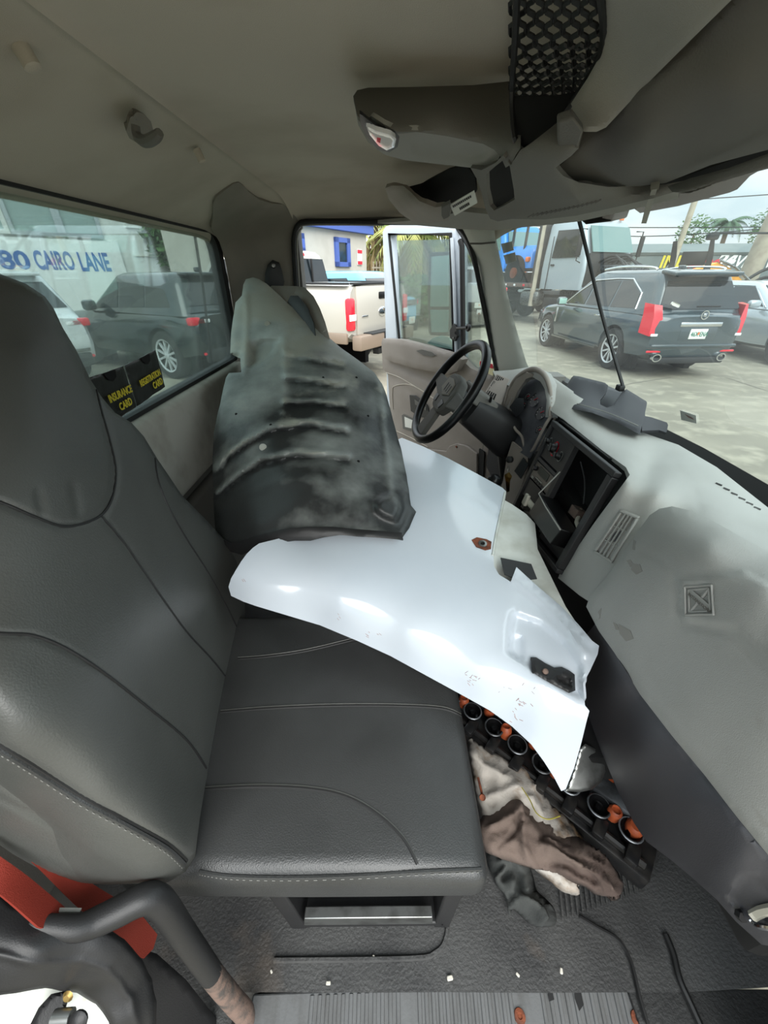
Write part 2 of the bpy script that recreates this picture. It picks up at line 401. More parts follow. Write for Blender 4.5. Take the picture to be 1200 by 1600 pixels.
def sheet(outline, ctrl, step=8, back=None, thick=.006, edge=None, ridges=(), insets=(), wob=None, smooth=0, hole=None):
    bnd = resample(outline, step, smooth); B = np.array(bnd)
    x0, y0 = B.min(0); x1, y1 = B.max(0)
    g = []; r = 0; yy = y0
    while yy < y1:
        xs = np.arange(x0+(step/2 if r % 2 else 0), x1, step); g += [(x, yy) for x in xs]; yy += step*.87; r += 1
    G = np.array(g); G = G[inside(G, bnd)]; G = G[seg_dist(G, bnd, True) > step*.55] if len(G) else G
    pts = bnd + [tuple(p) for p in G]; loops = [list(range(len(bnd)))]
    if hole:
        hb = resample(hole, step); G2 = np.array(pts[len(bnd):]); k = (~inside(G2, hb)) & (seg_dist(G2, hb, True) > step*.55)
        pts = bnd + [tuple(p) for p in G2[k]]; n0 = len(pts); pts += hb; loops.append(list(range(n0, n0+len(hb)))[::-1])
    ed = [(l[i], l[(i+1) % len(l)]) for l in loops for i in range(len(l))]
    V2, _, F2, *_r = delaunay_2d_cdt([Vector(p) for p in pts], ed, [], 0, 1e-4)
    X = np.array([tuple(p) for p in V2]); F2 = [f for f in F2]
    cen = np.array([X[list(f)].mean(0) for f in F2]); ok = inside(cen, bnd)
    if hole: ok &= ~inside(cen, hb)
    F2 = [tuple(f) for f, k in zip(F2, ok) if k]
    inv = tps(ctrl)(X); t = 1.0/np.maximum(inv, .02)
    D = np.array([tuple(ray(*p)) for p in X]); Ln = np.sqrt((D*D).sum(1)); dep = np.zeros(len(X))
    if edge:
        s = np.clip(seg_dist(X, bnd, True)/edge[0], 0, 1); dep -= edge[1]*(1-np.sqrt(1-(1-s)**2))
    for rg in ridges: dep += rg[2]*np.exp(-(seg_dist(X, rg[0], False)/rg[1])**2)
    rel = dep.copy()
    if edge: rel += edge[1]*(1-np.sqrt(1-(1-s)**2))
    for (pl, dd, sf) in insets:
        m_ = inside(X, pl); s = np.clip(seg_dist(X, pl, True)/sf, 0, 1); dep -= np.where(m_, dd*s*s*(3-2*s), 0)
    P3 = np.array(CAMV)+D*(t-dep/Ln)[:, None]
    if wob:
        P3 = np.array([np.array(p)+np.array(noise.noise_vector(Vector(p)*wob[0]))*wob[1] for p in P3])
    vs = [Vector(p) for p in P3]
    Fo = []
    for f in F2:
        a, b, c = (vs[i] for i in f[:3])
        nn = (b-a).cross(c-a)
        Fo.append(f if nn.dot(a-CAMV) < 0 else f[::-1])
    n = len(vs)
    if back is None:
        nor = [Vector() for _ in vs]
        for f in Fo:
            a, b, c = (vs[i] for i in f[:3]); q = (b-a).cross(c-a)
            for i in f: nor[i] += q
        bk = [p-(q.normalized() if q.length else Vector((0,0,1)))*thick for p, q in zip(vs, nor)]
    else: bk = [p+Vector(back) for p in vs]
    cnt = {}
    for f in Fo:
        for i in range(len(f)):
            e = (f[i], f[(i+1) % len(f)]); cnt[e] = 1
    rim = [e for e in cnt if (e[1], e[0]) not in cnt]
    mb = MB().add(vs+bk, Fo+[tuple(i+n for i in f[::-1]) for f in Fo]+[(e[0], e[0]+n, e[1]+n, e[1]) for e in rim])
    mb.front = (vs, Fo); mb.rel = rel
    return mb
def smesh(name, mb, m, parent=None, angle=50):
    me = bpy.data.meshes.new(name); me.from_pydata([tuple(p) for p in mb.v], [], mb.f); me.update()
    me.validate()
    return new_obj(name, me, m, parent, True, angle)
def bvh(*mbs):
    v = []; f = []
    for b in mbs:
        n = len(v); v += b.v; f += [tuple(i+n for i in q) for q in b.f]
    return BVHTree.FromPolygons(v, f)
def drape(tree, pl, lift=.002, sub=6):            # lay a line seen in the photo onto a surface
    o = []
    for p in catmull([Vector((a, b, 0)) for a, b in pl], sub):
        d = ray(p.x, p.y).normalized(); h = tree.ray_cast(CAMV, d)
        if h[0] is not None: o.append(h[0]-d*lift)
    return o
def text(s, size, M, m, parent=None, name='lettering', ext=.001, bold=0.0, align='LEFT', squeeze=1.0, shear=0.0):
    cu = bpy.data.curves.new(name, 'FONT'); cu.body = s; cu.size = size; cu.extrude = ext; cu.offset = bold; cu.align_x = align; cu.shear = shear
    cu.resolution_u = 3
    o = bpy.data.objects.new('tmp', cu); COL.objects.link(o)
    dg = bpy.context.evaluated_depsgraph_get(); me = bpy.data.meshes.new_from_object(o.evaluated_get(dg))
    bpy.data.objects.remove(o); bpy.data.curves.remove(cu)
    me.transform(M @ Matrix.Scale(squeeze, 4, (1,0,0)))
    return new_obj(name, me, m, parent, smooth=False)
def basis(o, xd, yd):                             # text frame from origin, x and y directions
    x = Vector(xd).normalized(); y = Vector(yd); z = x.cross(y).normalized(); y = z.cross(x)
    return Matrix.Translation(Vector(o)) @ Matrix((x, y, z)).transposed().to_4x4()
class Quad:                                       # flat panel addressed by (a, b) in 0..1 plus a height c off its face
    def __init__(s, tl, tr, br, bl):
        s.q = [Vector(p) for p in (tl, tr, br, bl)]
        s.n = (s.q[1]-s.q[0]).cross(s.q[3]-s.q[0]).normalized()
        if s.n.dot(CAMV-s.q[0]) < 0: s.n = -s.n
    def p(s, a, b, c=0.0):
        tl, tr, br, bl = s.q
        return (tl*(1-a)+tr*a)*(1-b)+(bl*(1-a)+br*a)*b+s.n*c
    def slab(s, a0, a1, b0, b1, c0, c1): 
        lo = [s.p(a, b, c0) for a, b in ((a0,b0),(a1,b0),(a1,b1),(a0,b1))]; hi = [s.p(a, b, c1) for a, b in ((a0,b0),(a1,b0),(a1,b1),(a0,b1))]
        return MB().add(lo+hi, [(0,1,2,3),(7,6,5,4),(0,4,5,1),(1,5,6,2),(2,6,7,3),(3,7,4,0)])
    def poly(s, pts, c0, c1):
        return prism([s.p(a, b, c0) for a, b in pts], s.n*(c1-c0))
    def ring(s, a0, a1, b0, b1, wa, wb, c0, c1):
        return join(s.slab(a0,a1,b0,b0+wb,c0,c1), s.slab(a0,a1,b1-wb,b1,c0,c1), s.slab(a0,a0+wa,b0+wb,b1-wb,c0,c1), s.slab(a1-wa,a1,b0+wb,b1-wb,c0,c1))
    def M(s, a, b, c=0.0):
        return basis(s.p(a,b,c), s.p(a+.1,b)-s.p(a,b), s.p(a,b-.1)-s.p(a,b))
def bevel(o, wd=.003, seg=2):
    md = o.modifiers.new('b', 'BEVEL'); md.width = wd; md.segments = seg; md.limit_method = 'ANGLE'; md.angle_limit = R(40); return o
# ================================================================ THE CAB: setting
# --- ground of the yard
g = MB(); n_ = 40
for i in range(n_+1):
    for j in range(n_+1):
        x = -70+150*i/n_; y = -30+130*j/n_
        g.v.append(Vector((x, y, GZ)))
for i in range(n_):
    for j in range(n_): g.f.append((i*(n_+1)+j, (i+1)*(n_+1)+j, (i+1)*(n_+1)+j+1, i*(n_+1)+j+1))
ground = struct(g.obj('ground', 'asphalt')); ground['label'] = 'pale dusty concrete yard outside the cab'
cr = tube([(2.4,4.9,GZ+.003),(3.3,5.6,GZ+.003),(4.0,6.6,GZ+.003),(5.2,7.2,GZ+.003)], .012, 4, 4, flat=.2).obj('crack', 'crack', ground)
tube([(6.0,3.2,GZ+.003),(6.1,5.0,GZ+.003),(6.2,7.2,GZ+.003)], .012, 4, 4, flat=.2).obj('crack', 'crack', ground)
# --- cab floor with sill
FM = MB()
nx, ny = 60, 80
for i in range(nx+1):
    for j in range(ny+1):
        x = -.76+1.66*i/nx; y = .155+2.02*j/ny
        z = .008*noise.noise(Vector((x*4, y*4, 0)))+.006
        z += .55*max(0, x-.62)**1.25                       # toe board
        tun = math.exp(-((y-1.12)/.22)**4)*(.16 if x > .25 else .16*max(0, 1-(.25-x)/.5))
        FM.v.append(Vector((x, y, z+tun)))
for i in range(nx):
    for j in range(ny): FM.f.append((i*(ny+1)+j, (i+1)*(ny+1)+j, (i+1)*(ny+1)+j+1, i*(ny+1)+j+1))
floor = struct(FM.obj('floor', 'rubber_floor', angle=180)); floor['label'] = 'worn dark rubber cab floor mat'
box((.07, 1.17, -.03), (1.66, 2.0, .05)).obj('floor_pan', 'black', floor)
# fine ribbing pressed into the mat in front of the seat, stepped edge around the seat base
for k in range(26):
    x = .42+.013*k
    tube([(x, .26+.003*k, .012), (x+.05, .46, .012)], .0028, 5, flat=.4).obj('mat_rib', 'rubber_floor', floor)
tube([PX(428,1500,z=.012), PX(640,1497,z=.012), PX(680,1488,z=.012), PX(695,1470,z=.012), PX(700,1440,z=.012)], .005, 6, 4).obj('mat_edge', 'rubber_floor', floor)
# --- ceiling with the sloping rear header in one skin
prof = [(-.745,1.425),(-.70,1.462),(-.64,1.487),(-.58,1.508),(-.52,1.532),(-.465,1.553),(-.43,1.565),(-.412,1.569),(-.405,1.562),(-.398,1.570),(-.36,1.577),(-.2,1.586),(0,1.592),(.2,1.590),(.4,1.575),(.52,1.55),(.62,1.50),(.68,1.455)]
ce = MB(); ys = [-.10+2.28*j/40 for j in range(41)]
for (x, z) in prof:
    for y in ys:
        s = max(0, (y-1.85)/.33); s2 = max(0, (.12-y)/.22)
        xf = .635-.145*(y-1.05)**2; xx = x if x < .3 else .3+(x-.3)*(xf-.3)/.38      # front edge follows the windshield
        ce.v.append(Vector((xx, y, z-.075*s*s-.075*s2*s2)))
for i in range(len(prof)-1):
    for j in range(40): ce.f.append((i*41+j, i*41+j+1, (i+1)*41+j+1, (i+1)*41+j))
me = ce.mesh('ceiling'); ceiling = struct(new_obj('ceiling', me, 'headliner', angle=60)); ceiling['label'] = 'beige fabric headliner of the cab'
md = ceiling.modifiers.new('t', 'SOLIDIFY'); md.thickness = .03; md.offset = 1
# round caps pressed into the rear header
for i, (u, v, zz, r) in enumerate([(49,101,1.535,.011),(315,250,1.533,.009)]):
    p = PX(u, v, z=zz); nrm = Vector((.38, 0, -.92))
    o = lathe([(.0,.006),(r*.7,.0055),(r,.003),(r*1.05,-.02)], 20, frame(nrm, p)).obj('trim_cap', 'headliner', ceiling)
# --- rear wall, window 1
wr = struct(box((-.745, 1.04, .46), (.04, 2.3, .93)).obj('wall_rear', 'trim_dark')); wr['label'] = 'dark lower rear wall of the cab'
pad = box((-.715, 1.06, .795), (.07, 2.12, .30), .028, 4).obj('padded_panel', 'rear_pad', wr)
box((-.712, 1.1, .40), (.05, 1.9, .40), .02, 3).obj('lower_panel', 'trim_dark', wr)
box((-.765, 1.04, 1.50), (.05, 2.3, .10)).obj('header_beam', 'trim_dark', wr)
def rrect(y0, y1, z0, z1, r, x, n=6):
    o = []
    for (cy_, cz, a0) in ((y1-r, z1-r, 0), (y0+r, z1-r, 90), (y0+r, z0+r, 180), (y1-r, z0+r, 270)):
        for k in range(n+1):
            a = R(a0+90*k/n); o.append(Vector((x, cy_+r*math.cos(a), cz+r*math.sin(a))))
    return o
win1 = thing('window_1', None, None, (-.74, 1.1, .95)); struct(win1); win1['label'] = 'dusty sliding rear window of the cab'
A_ = rrect(.16, 2.005, .957, 1.443, .07, -.715); B_ = rrect(.12, 2.045, .925, 1.478, .09, -.712); C_ = rrect(.12, 2.045, .925, 1.478, .09, -.76); D_ = rrect(.16, 2.005, .957, 1.443, .07, -.76)
loft([A_, B_, C_, D_, A_], cap=False).obj('window_seal', 'seal', win1)
loft([rrect(.15, 2.02, .95, 1.45, .07, -.738), rrect(.15, 2.02, .95, 1.45, .07, -.734)]).obj('pane', 'rear_glass', win1)
tube([PX(302,352,x=-.755), PX(318,455,x=-.755), PX(331,568,x=-.755)], .0055, 6).obj('window_divider', 'black', win1)
# --- far side wall (driver side) with its door opening
wl = thing('wall_left', None, None, (0, 2.2, 0)); struct(wl); wl['label'] = 'driver side body wall around the open door'
box((-.58, 2.24, .75), (.36, .10, 1.7)).obj('pillar_core', 'trim_dark', wl)
box((.1, 2.24, -.05), (1.9, .14, .20)).obj('rocker', 'trim_dark', wl)
box((.0, 2.225, 1.545), (1.4, .10, .09), .02).obj('roof_rail', 'trim_dark', wl)
box((.80, 2.2, .40), (.36, .12, .86)).obj('kick_panel', 'trim_dark', wl)
pt = sheet([(333,318),(338,308),(352,297),(365,287),(373,285),(380,290),(388,299),(405,312),(425,318),(455,320),(468,326),(474,334),(472,342),(463,350),(458,366),(457,390),(461,440),(466,520),(470,640),(330,660),(338,600),(372,560),(374,553),(366,490),(352,405),(344,380),(330,357),(333,338)],
      [(333,318,dict(x=-.572)),(373,285,dict(x=-.463)),(405,312,dict(x=-.47)),(470,330,dict(y=2.13)),(458,366,dict(y=2.165)),(462,440,dict(y=2.165)),(470,640,dict(y=2.165)),(352,405,dict(x=-.700)),(372,560,dict(x=-.700)),(338,600,dict(x=-.695)),(330,660,dict(x=-.69)),(330,350,dict(x=-.66)),(415,430,dict(y=2.13)),(420,560,dict(y=2.13)),(410,350,dict(y=2.07))],
      7, edge=(14,.012), ridges=[([(352,395),(372,400),(382,420),(388,470)], 4, .006)], thick=.012)
smesh('pillar_trim', pt, 'trim_pillar', wl)
tube([PX(470,640,y=2.16), PX(466,520,y=2.16), PX(462,440,y=2.16), PX(459,390,y=2.16), PX(460,366,y=2.16), PX(466,352,y=2.16), PX(478,347,y=2.16), PX(520,346,y=2.16), PX(600,347,y=2.16), PX(680,348,y=2.15), PX(712,352,y=2.13), PX(728,368,y=2.12), PX(740,400,y=2.12), PX(756,480,y=2.12), PX(772,560,y=2.12), PX(779,600,y=2.12), PX(770,700,y=2.14), PX(760,800,y=2.16)], .011, 8, 4).obj('door_seal', 'seal', wl)
tube([PX(476,640,y=2.18), PX(471,520,y=2.18), PX(467,440,y=2.18), PX(464,390,y=2.18), PX(465,368,y=2.18), PX(472,356,y=2.18), PX(482,351,y=2.18), PX(600,351,y=2.18)], .005, 6, 4).obj('inner_seal', 'grey_tag', wl)
ap = sheet([(716,352),(735,350),(772,352),(774,372),(786,430),(804,505),(822,565),(834,592),(810,606),(778,600),(773,562),(757,480),(741,402),(728,370)],
      [(716,352,dict(y=2.12)),(772,352,dict(y=1.98)),(786,430,dict(y=1.98)),(834,592,dict(y=1.98)),(778,600,dict(y=2.13)),(757,480,dict(y=2.13)),(741,402,dict(y=2.13)),(775,470,dict(y=2.03)),(750,380,dict(y=2.04)),(803,580,dict(y=2.03))], 7, edge=(8,.012), back=(.02,.10,.0))
smesh('front_pillar', ap, 'pillar_light', wl)
prism([PX(733,379,y=2.03), PX(752,379,y=1.995), PX(774,377,y=1.965), PX(774,380,y=1.965), PX(752,382,y=1.995), PX(734,382,y=2.03)], (.0,.004,.0)).obj('pillar_joint', 'trim_dark', wl)
# near side (around the open passenger door, behind and beside the camera) and front bulkhead
wn = thing('wall_right', None, None, (0, -.1, 0)); struct(wn); wn['label'] = 'passenger side body wall around the open door'
box((.0, -.075, 1.52), (1.4, .08, .10), .02).obj('roof_rail', 'trim_dark', wn)
box((-.66, -.06, .78), (.24, .08, 1.62)).obj('pillar_core', 'trim_dark', wn)
box((.78, -.06, .36), (.26, .08, .90)).obj('kick_panel', 'trim_dark', wn)
box((.05, .06, -.16), (1.9, .20, .26)).obj('rocker', 'trim_dark', wn)
box((.72, .08, -.012), (.40, .16, .03), .004).obj('mat_flap', 'rubber_floor', floor)
box((-.52, .08, -.012), (.42, .16, .03), .004).obj('mat_flap', 'rubber_floor', floor)
wf = struct(box((.99, 1.06, .36), (.05, 2.3, .90)).obj('wall_front', 'black')); wf['label'] = 'dark bulkhead below the windshield'
# --- windshield (window 2)
def ws(y, s, dx=0):
    q = (y-1.05)/1.0
    return Vector((.955-.215*q*q-(.335-.07*q*q)*s+dx, y, .825+(1.465-.825)*s+.02*q*q))
win2 = thing('window_2', None, None, (.9, 1.05, .83)); struct(win2); win2['label'] = 'dusty windshield of the cab'
yy = [-.05+2.16*k/16 for k in range(17)]
G = MB()
for s in np.linspace(0, 1, 9):
    for y in yy: G.v.append(ws(y, s))
for i in range(8):
    for j in range(16): G.f.append((i*17+j, i*17+j+1, (i+1)*17+j+1, (i+1)*17+j))
G.obj('pane', 'windshield_glass', win2, angle=180)
tube([ws(y, 0) for y in yy], .016, 6).obj('lower_seal', 'seal', win2)
tube([ws(y, 1) for y in yy], .02, 6).obj('upper_seal', 'seal', win2)
tube([ws(2.10, s) for s in np.linspace(0, 1, 5)], .018, 6).obj('side_seal', 'seal', win2)
cw = MB()                                                     # black cowl trough between dash and glass
for y in yy:
    a = ws(y, 0); cw.v += [Vector((a.x-.12, y, a.z-.045)), Vector((a.x-.05, y, a.z-.05)), Vector((a.x+.03, y, a.z-.02)), Vector((a.x+.03, y, a.z-.3)), Vector((a.x-.12, y, a.z-.3))]
for i in range(16):
    for k in range(5): cw.f.append((i*5+k, i*5+(k+1) % 5, (i+1)*5+(k+1) % 5, (i+1)*5+k))
cw.obj('cowl_trough', 'void', win2)
smesh('cowl_cover', sheet([(1003,662),(1040,670),(1100,700),(1200,757),(1300,805),(1300,870),(1200,806),(1120,745),(1060,708),(1003,686)], [(1003,662,dict(x=.915)),(1100,700,dict(x=.93)),(1300,805,dict(x=.92)),(1300,870,dict(x=.88)),(1120,745,dict(x=.88)),(1003,686,dict(x=.87))], 8, thick=.01), 'void', win2)
def on_glass(pl, s0=-.006):                                    # small stickers on the inside of the windshield
    T_ = bvh(G); h = []
    for (u, v) in pl:
        d = ray(u, v).normalized(); q = T_.ray_cast(CAMV, d); h.append(q[0]+d*s0)
    return h
for pl, lab in (([(783,381),(800,377),(803,391),(787,396)], 'upper of two small grey stickers at the windshield corner by the driver'), ([(787,399),(805,394),(807,407),(791,413)], 'lower of two small grey stickers at the windshield corner by the driver')):
    o = prism(on_glass(pl), (-.001,0,0)).obj('window_sticker', 'grey_tag'); rebase(o); tag(o, lab, 'sticker', 'grey windshield stickers')
h = on_glass([(1063,641),(1088,649),(1089,662),(1065,656)])
o = prism(h, (-.001,0,0)).obj('window_sticker', 'label_white'); rebase(o); tag(o, 'small white sticker with dark red mark low on the windshield', 'sticker')
prism([h[0].lerp(h[2], a)+(h[1]-h[0])*b+Vector((-.003,0,0)) for a, b in ((.25,.1),(.45,.35),(.6,.3),(.55,.0))], (-.0005,0,0)).obj('mark', 'scratch', o)
# ================================================================ PASSENGER SEAT
seat = thing('passenger_seat', 'high-backed charcoal leather passenger seat nearest the camera', 'seat', (-.05, .5, 0))
# cushion: rounded slab with a soft crown
bm = bmesh.new(); bmesh.ops.create_cube(bm, size=1)
x0, x1, y0, y1, z0, z1 = -.47, .185, .222, .815, .335, .432
for p in bm.verts: p.co = Vector((x0+(p.co.x+.5)*(x1-x0), y0+(p.co.y+.5)*(y1-y0), z0+(p.co.z+.5)*(z1-z0)))
bmesh.ops.bevel(bm, geom=list(bm.edges), offset=.034, segments=5, profile=.6, affect='EDGES')
bmesh.ops.subdivide_edges(bm, edges=[e for e in bm.edges if e.calc_length() > .1], cuts=14, use_grid_fill=True)
for p in bm.verts:
    c = p.co; a = (c.x-x0)/(x1-x0); b = (c.y-y0)/(y1-y0)
    k = max(0, (c.z-z0)/(z1-z0))
    c.z += k*(.012*math.sin(PI*min(1, max(0, b)))+.010*math.sin(PI*min(1, max(0, a))) - .012*max(0, a-.8)/.2)
    c.z -= (1-k)*.02*math.sin(PI*min(1, max(0, a)))
    c.z += k*.004*noise.noise(c*9)
    if a < .35: c.x -= .09*(.35-a)*b
cu = MB().add([p.co.copy() for p in bm.verts], [[q.index for q in f.verts] for f in bm.faces]) if not bm.verts.index_update() else None
bm.free()
cushion = cu.obj('seat_cushion', 'leather', seat, angle=60)
tc_ = bvh(cu)
for pl in ([(345,1113),(420,1107),(520,1103),(620,1103),(690,1107),(720,1118)], [(372,1030),(420,1026),(480,1017),(560,998)], [(320,1233),(400,1229),(480,1232),(540,1244),(590,1272),(630,1310),(652,1350)]):
    tube(drape(tc_, pl, .0005), .0028, 6).obj('seam', 'seam', cushion)
    tube(drape(tc_, [(a, b-3) for a, b in pl], .0005), .0018, 5).obj('seam_edge', 'leather_back', cushion)
pl = [(312,1362),(360,1369),(450,1371),(560,1368),(660,1362),(752,1358)]
tube(drape(tc_, pl, .0015), .0032, 6).obj('piping', 'leather', cushion)
pp = drape(tc_, [(a, b+5) for a, b in pl], .0012, 16)
for i in range(0, len(pp)-1, 2): tube([pp[i], pp[i].lerp(pp[i+1], .8)], .0007, 4).obj('stitch', 'stitch', cushion)
# backrest with integral head restraint
so_ = [(-70,430),(0,428),(40,443),(70,463),(84,482),(98,512),(118,545),(142,594),(160,622),(180,645),(205,660),(225,682),(246,717),(285,775),(322,812),(352,845),(370,878),(382,930),(385,1000),(378,1060),(360,1112),(338,1165),(322,1220),(312,1280),(305,1338),(290,1362),(262,1379),(225,1376),(180,1362),(130,1330),(60,1277),(0,1228),(-70,1175)]
sctrl = [(-70,430,dict(x=-.62)),(0,430,dict(x=-.585)),(78,472,dict(x=-.575)),(142,594,dict(x=-.545)),(190,652,dict(x=-.53)),(246,717,dict(x=-.505)),(322,812,dict(x=-.475)),(382,930,dict(x=-.44)),(385,1000,dict(x=-.425)),(360,1112,dict(x=-.385)),(322,1220,dict(x=-.345)),(305,1335,dict(x=-.318)),(262,1379,dict(x=-.335)),
    (180,1362,dict(x=-.375)),(60,1277,dict(x=-.43)),(-70,1175,dict(x=-.49)),(0,1170,dict(x=-.40)),(150,1250,dict(x=-.345)),(290,1325,dict(x=-.305)),(-70,1110,dict(x=-.43)),
    (150,900,dict(x=-.42)),(80,700,dict(x=-.485)),(40,560,dict(x=-.535)),(60,800,dict(x=-.455)),(250,960,dict(x=-.395)),(200,1100,dict(x=-.355)),(60,1040,dict(x=-.385)),(-60,800,dict(x=-.48)),(-60,600,dict(x=-.55)),(300,880,dict(x=-.445)),(230,770,dict(x=-.475)),(-60,950,dict(x=-.45))]
S1 = [(-60,770),(0,785),(50,806),(95,822),(130,818),(160,803),(176,775),(181,735),(172,690),(158,640),(150,606)]
S2 = [(158,806),(195,850),(240,915),(290,985),(335,1035),(372,1084)]
S3 = [(242,716),(247,750),(262,790),(290,840),(325,895),(360,960),(382,1005)]
S4 = [(-60,985),(0,990),(50,993),(100,1012),(160,1050),(230,1105),(290,1155),(322,1200)]
S5 = [(-60,1128),(0,1163),(60,1200),(130,1245),(200,1283),(262,1318),(292,1345)]
sb = sheet(so_, sctrl, 6, back=(-.10,.0,-.01), edge=(26,.02), ridges=[(S1,5,-.007),(S2,4,-.004),(S3,4,-.004),(S4,4,-.004),(S5,5,-.004),([(60,770),(66,800)],7,-.004),([(115,760),(122,800)],7,-.004)])
back = smesh('backrest', sb, 'leather_back', seat, angle=70)
tb = BVHTree.FromPolygons(*sb.front)
for s in (S1, S2, S3, S4, S5): tube(drape(tb, s, .0004), .0022, 6).obj('seam', 'seam', back)
tube(drape(tb, [(a-3, b+6) for a, b in S5], .001), .0032, 6).obj('piping', 'leather', back)
for off in (0,):
    pp = drape(tb, [(a-6, b+13) for a, b in S5], .0012, 14)
    for i in range(0, len(pp)-1, 2): tube([pp[i], pp[i].lerp(pp[i+1], .75)], .0007, 4).obj('stitch', 'stitch', back)
# seat pedestal
ped = box((-.12,.52,.30), (.50,.48,.07), .02).obj('pedestal', 'black', seat)
def bar(a, b, wd, dep, nm, m, par, up=(0,1,0)):
    a = Vector(a); b = Vector(b); t = (b-a).normalized(); u = Vector(up); s = t.cross(u).normalized()
    q = [a-s*wd, a+s*wd, b+s*wd, b-s*wd]
    return bevel(prism(q, u*dep).obj(nm, m, par), .004)
yb = .247
bar(PX(426,1392,y=yb), PX(468,1452,y=yb), .018, .34, 'side_rail', 'black_plastic', ped)
bar(PX(716,1382,y=yb), PX(690,1450,y=yb), .018, .34, 'side_rail', 'black_plastic', ped)
bar(PX(452,1448,y=yb), PX(700,1445,y=yb), .010, .34, 'bottom_rail', 'black_plastic', ped)
prism([PX(440,1400,y=yb+.07), PX(715,1390,y=yb+.07), PX(690,1440,y=yb+.07), PX(470,1445,y=yb+.07)], (0,.02,0)).obj('inner_panel', 'black', ped)
bevel(prism([PX(475,1436,y=yb-.004), PX(676,1434,y=yb-.004), PX(676,1444,y=yb-.004), PX(475,1446,y=yb-.004)], (0,.02,0)).obj('bright_bar', 'steel', ped), .002)
for u in (478, 668):
    lathe([(.013,0),(.013,.008),(.006,.016),(0,.018)], 10, frame((0,-1,.3), PX(u,1424,y=yb+.03))).obj('bolt', 'rust', ped)
    bar(PX(u,1405,y=yb+.05), PX(u,1430,y=yb+.05), .006, .01, 'bracket', 'rust', ped)
prism([PX(520,1412,y=yb+.05), PX(628,1408,y=yb+.05), PX(628,1430,y=yb+.05), PX(520,1434,y=yb+.05)], (0,.01,0)).obj('raised_panel', 'black_plastic', ped)
# ================================================================ DRIVER SEAT (only its top shows behind the black liner)
ds = thing('driver_seat', 'taupe driver seat whose rounded top shows behind the black liner', 'seat', (-.2, 1.75, 0))
dso = [(446,470),(450,455),(462,447),(476,449),(490,463),(500,482),(508,503),(515,528),(520,560),(515,680),(470,700),(440,600),(438,520)]
dm = sheet(dso, [(446,470,dict(y=1.92)),(476,449,dict(y=1.90)),(508,503,dict(y=1.72)),(515,680,dict(y=1.6)),(438,520,dict(y=1.90)),(470,700,dict(y=1.62)),(475,500,dict(y=1.80))], 6, edge=(9,.02), back=(-.12,.06,0))
db = smesh('backrest', dm, 'seat_taupe', ds)
smesh('side_panel', sheet([(447,476),(454,462),(466,462),(480,480),(490,505),(495,540),(470,540),(445,520)], [(447,476,dict(y=1.87)),(480,480,dict(y=1.78)),(490,540,dict(y=1.66)),(445,520,dict(y=1.83))], 6, edge=(5,.004), thick=.004), 'black_plastic', ds)
box((-.08, 1.78, .36), (.50, .50, .13), .04, 4).obj('seat_cushion', 'seat_taupe', ds)
box((-.08, 1.78, .14), (.40, .40, .27), .02).obj('base', 'black', ds)
# seat belt guide on the far pillar
bg_ = thing('seat_belt_guide', 'black seat belt guide bolted to the far rear pillar', 'seat belt', PX(428,445,y=2.12))
smesh('anchor_plate', sheet([(414,428),(418,414),(426,406),(436,410),(441,424),(444,440),(442,455),(420,456),(414,445)], [(414,428,dict(y=2.11)),(441,424,dict(y=2.125)),(442,455,dict(y=2.125)),(420,456,dict(y=2.11))], 5, edge=(5,.008), thick=.02), 'black_plastic', bg_)
lathe([(.012,0),(.012,.006),(.007,.012),(0,.013)], 12, frame((.3,-1,0), PX(427,415,y=2.095))).obj('bolt', 'steel', bg_)
prism([PX(424,452,y=2.11), PX(440,452,y=2.11), PX(446,520,y=2.12), PX(430,520,y=2.12)], (0,.004,0)).obj('belt_webbing', 'black', bg_)
# orange-red seat belt hanging beside the passenger seat
sbt = thing('seat_belt', 'slack orange-red seat belt beside the passenger seat bottom', 'seat belt', (-.48, .2, .45))
def strap(pl, xs, nm, m='belt_red'):
    return smesh(nm, sheet(pl, [(a, b, dict(x=x)) for (a, b), x in zip(pl, xs)], 6, thick=.003, wob=(9,.003)), m, sbt)
strap([(-40,1262),(0,1286),(90,1345),(170,1398),(215,1428),(200,1450),(133,1428),(60,1360),(0,1303),(-40,1275)], [-.52,-.50,-.47,-.44,-.42,-.43,-.45,-.48,-.505,-.52], 'upper_webbing')
strap([(-40,1310),(0,1338),(60,1385),(110,1425),(150,1470),(60,1450),(0,1400),(-40,1370)], [-.50,-.48,-.455,-.44,-.43,-.44,-.465,-.49], 'lower_webbing')
strap([(160,1440),(222,1430),(246,1460),(240,1482),(226,1497),(190,1490)], [-.43,-.40,-.395,-.40,-.405,-.42], 'buckle_end')
# ================================================================ GRAB HANDLE and door-sill furniture, lower left
gh = thing('grab_handle', 'bent dark grab handle at the passenger door sill, lower end rusty', 'handle', PX(378,1590,t=.76))
gp = [(48,1444,.50),(80,1447,.505),(118,1450,.515),(150,1440,.53),(190,1421,.545),(222,1405,.555),(243,1405,.565),(262,1425,.58),(290,1465,.62),(330,1521,.68),(362,1560,.73),(383,1585,.76)]
P_ = [PX(a, b, t=t) for a, b, t in gp]
tube(P_[:10], [.011,.012,.0145,.0175,.0188,.0192,.0192,.0190,.0184,.0180], 16, 4).obj('upper_grip', 'black_plastic', gh)
i0 = 8
tube([PX(a, b, t=t) for a, b, t in [(328,1518,.677),(342,1536,.70),(366,1565,.735),(383,1585,.76),(381,1604,.772)]], [.0179,.0180,.0180,.0182,.0180], 16, 4).obj('rusty_end', 'rust_grey', gh)
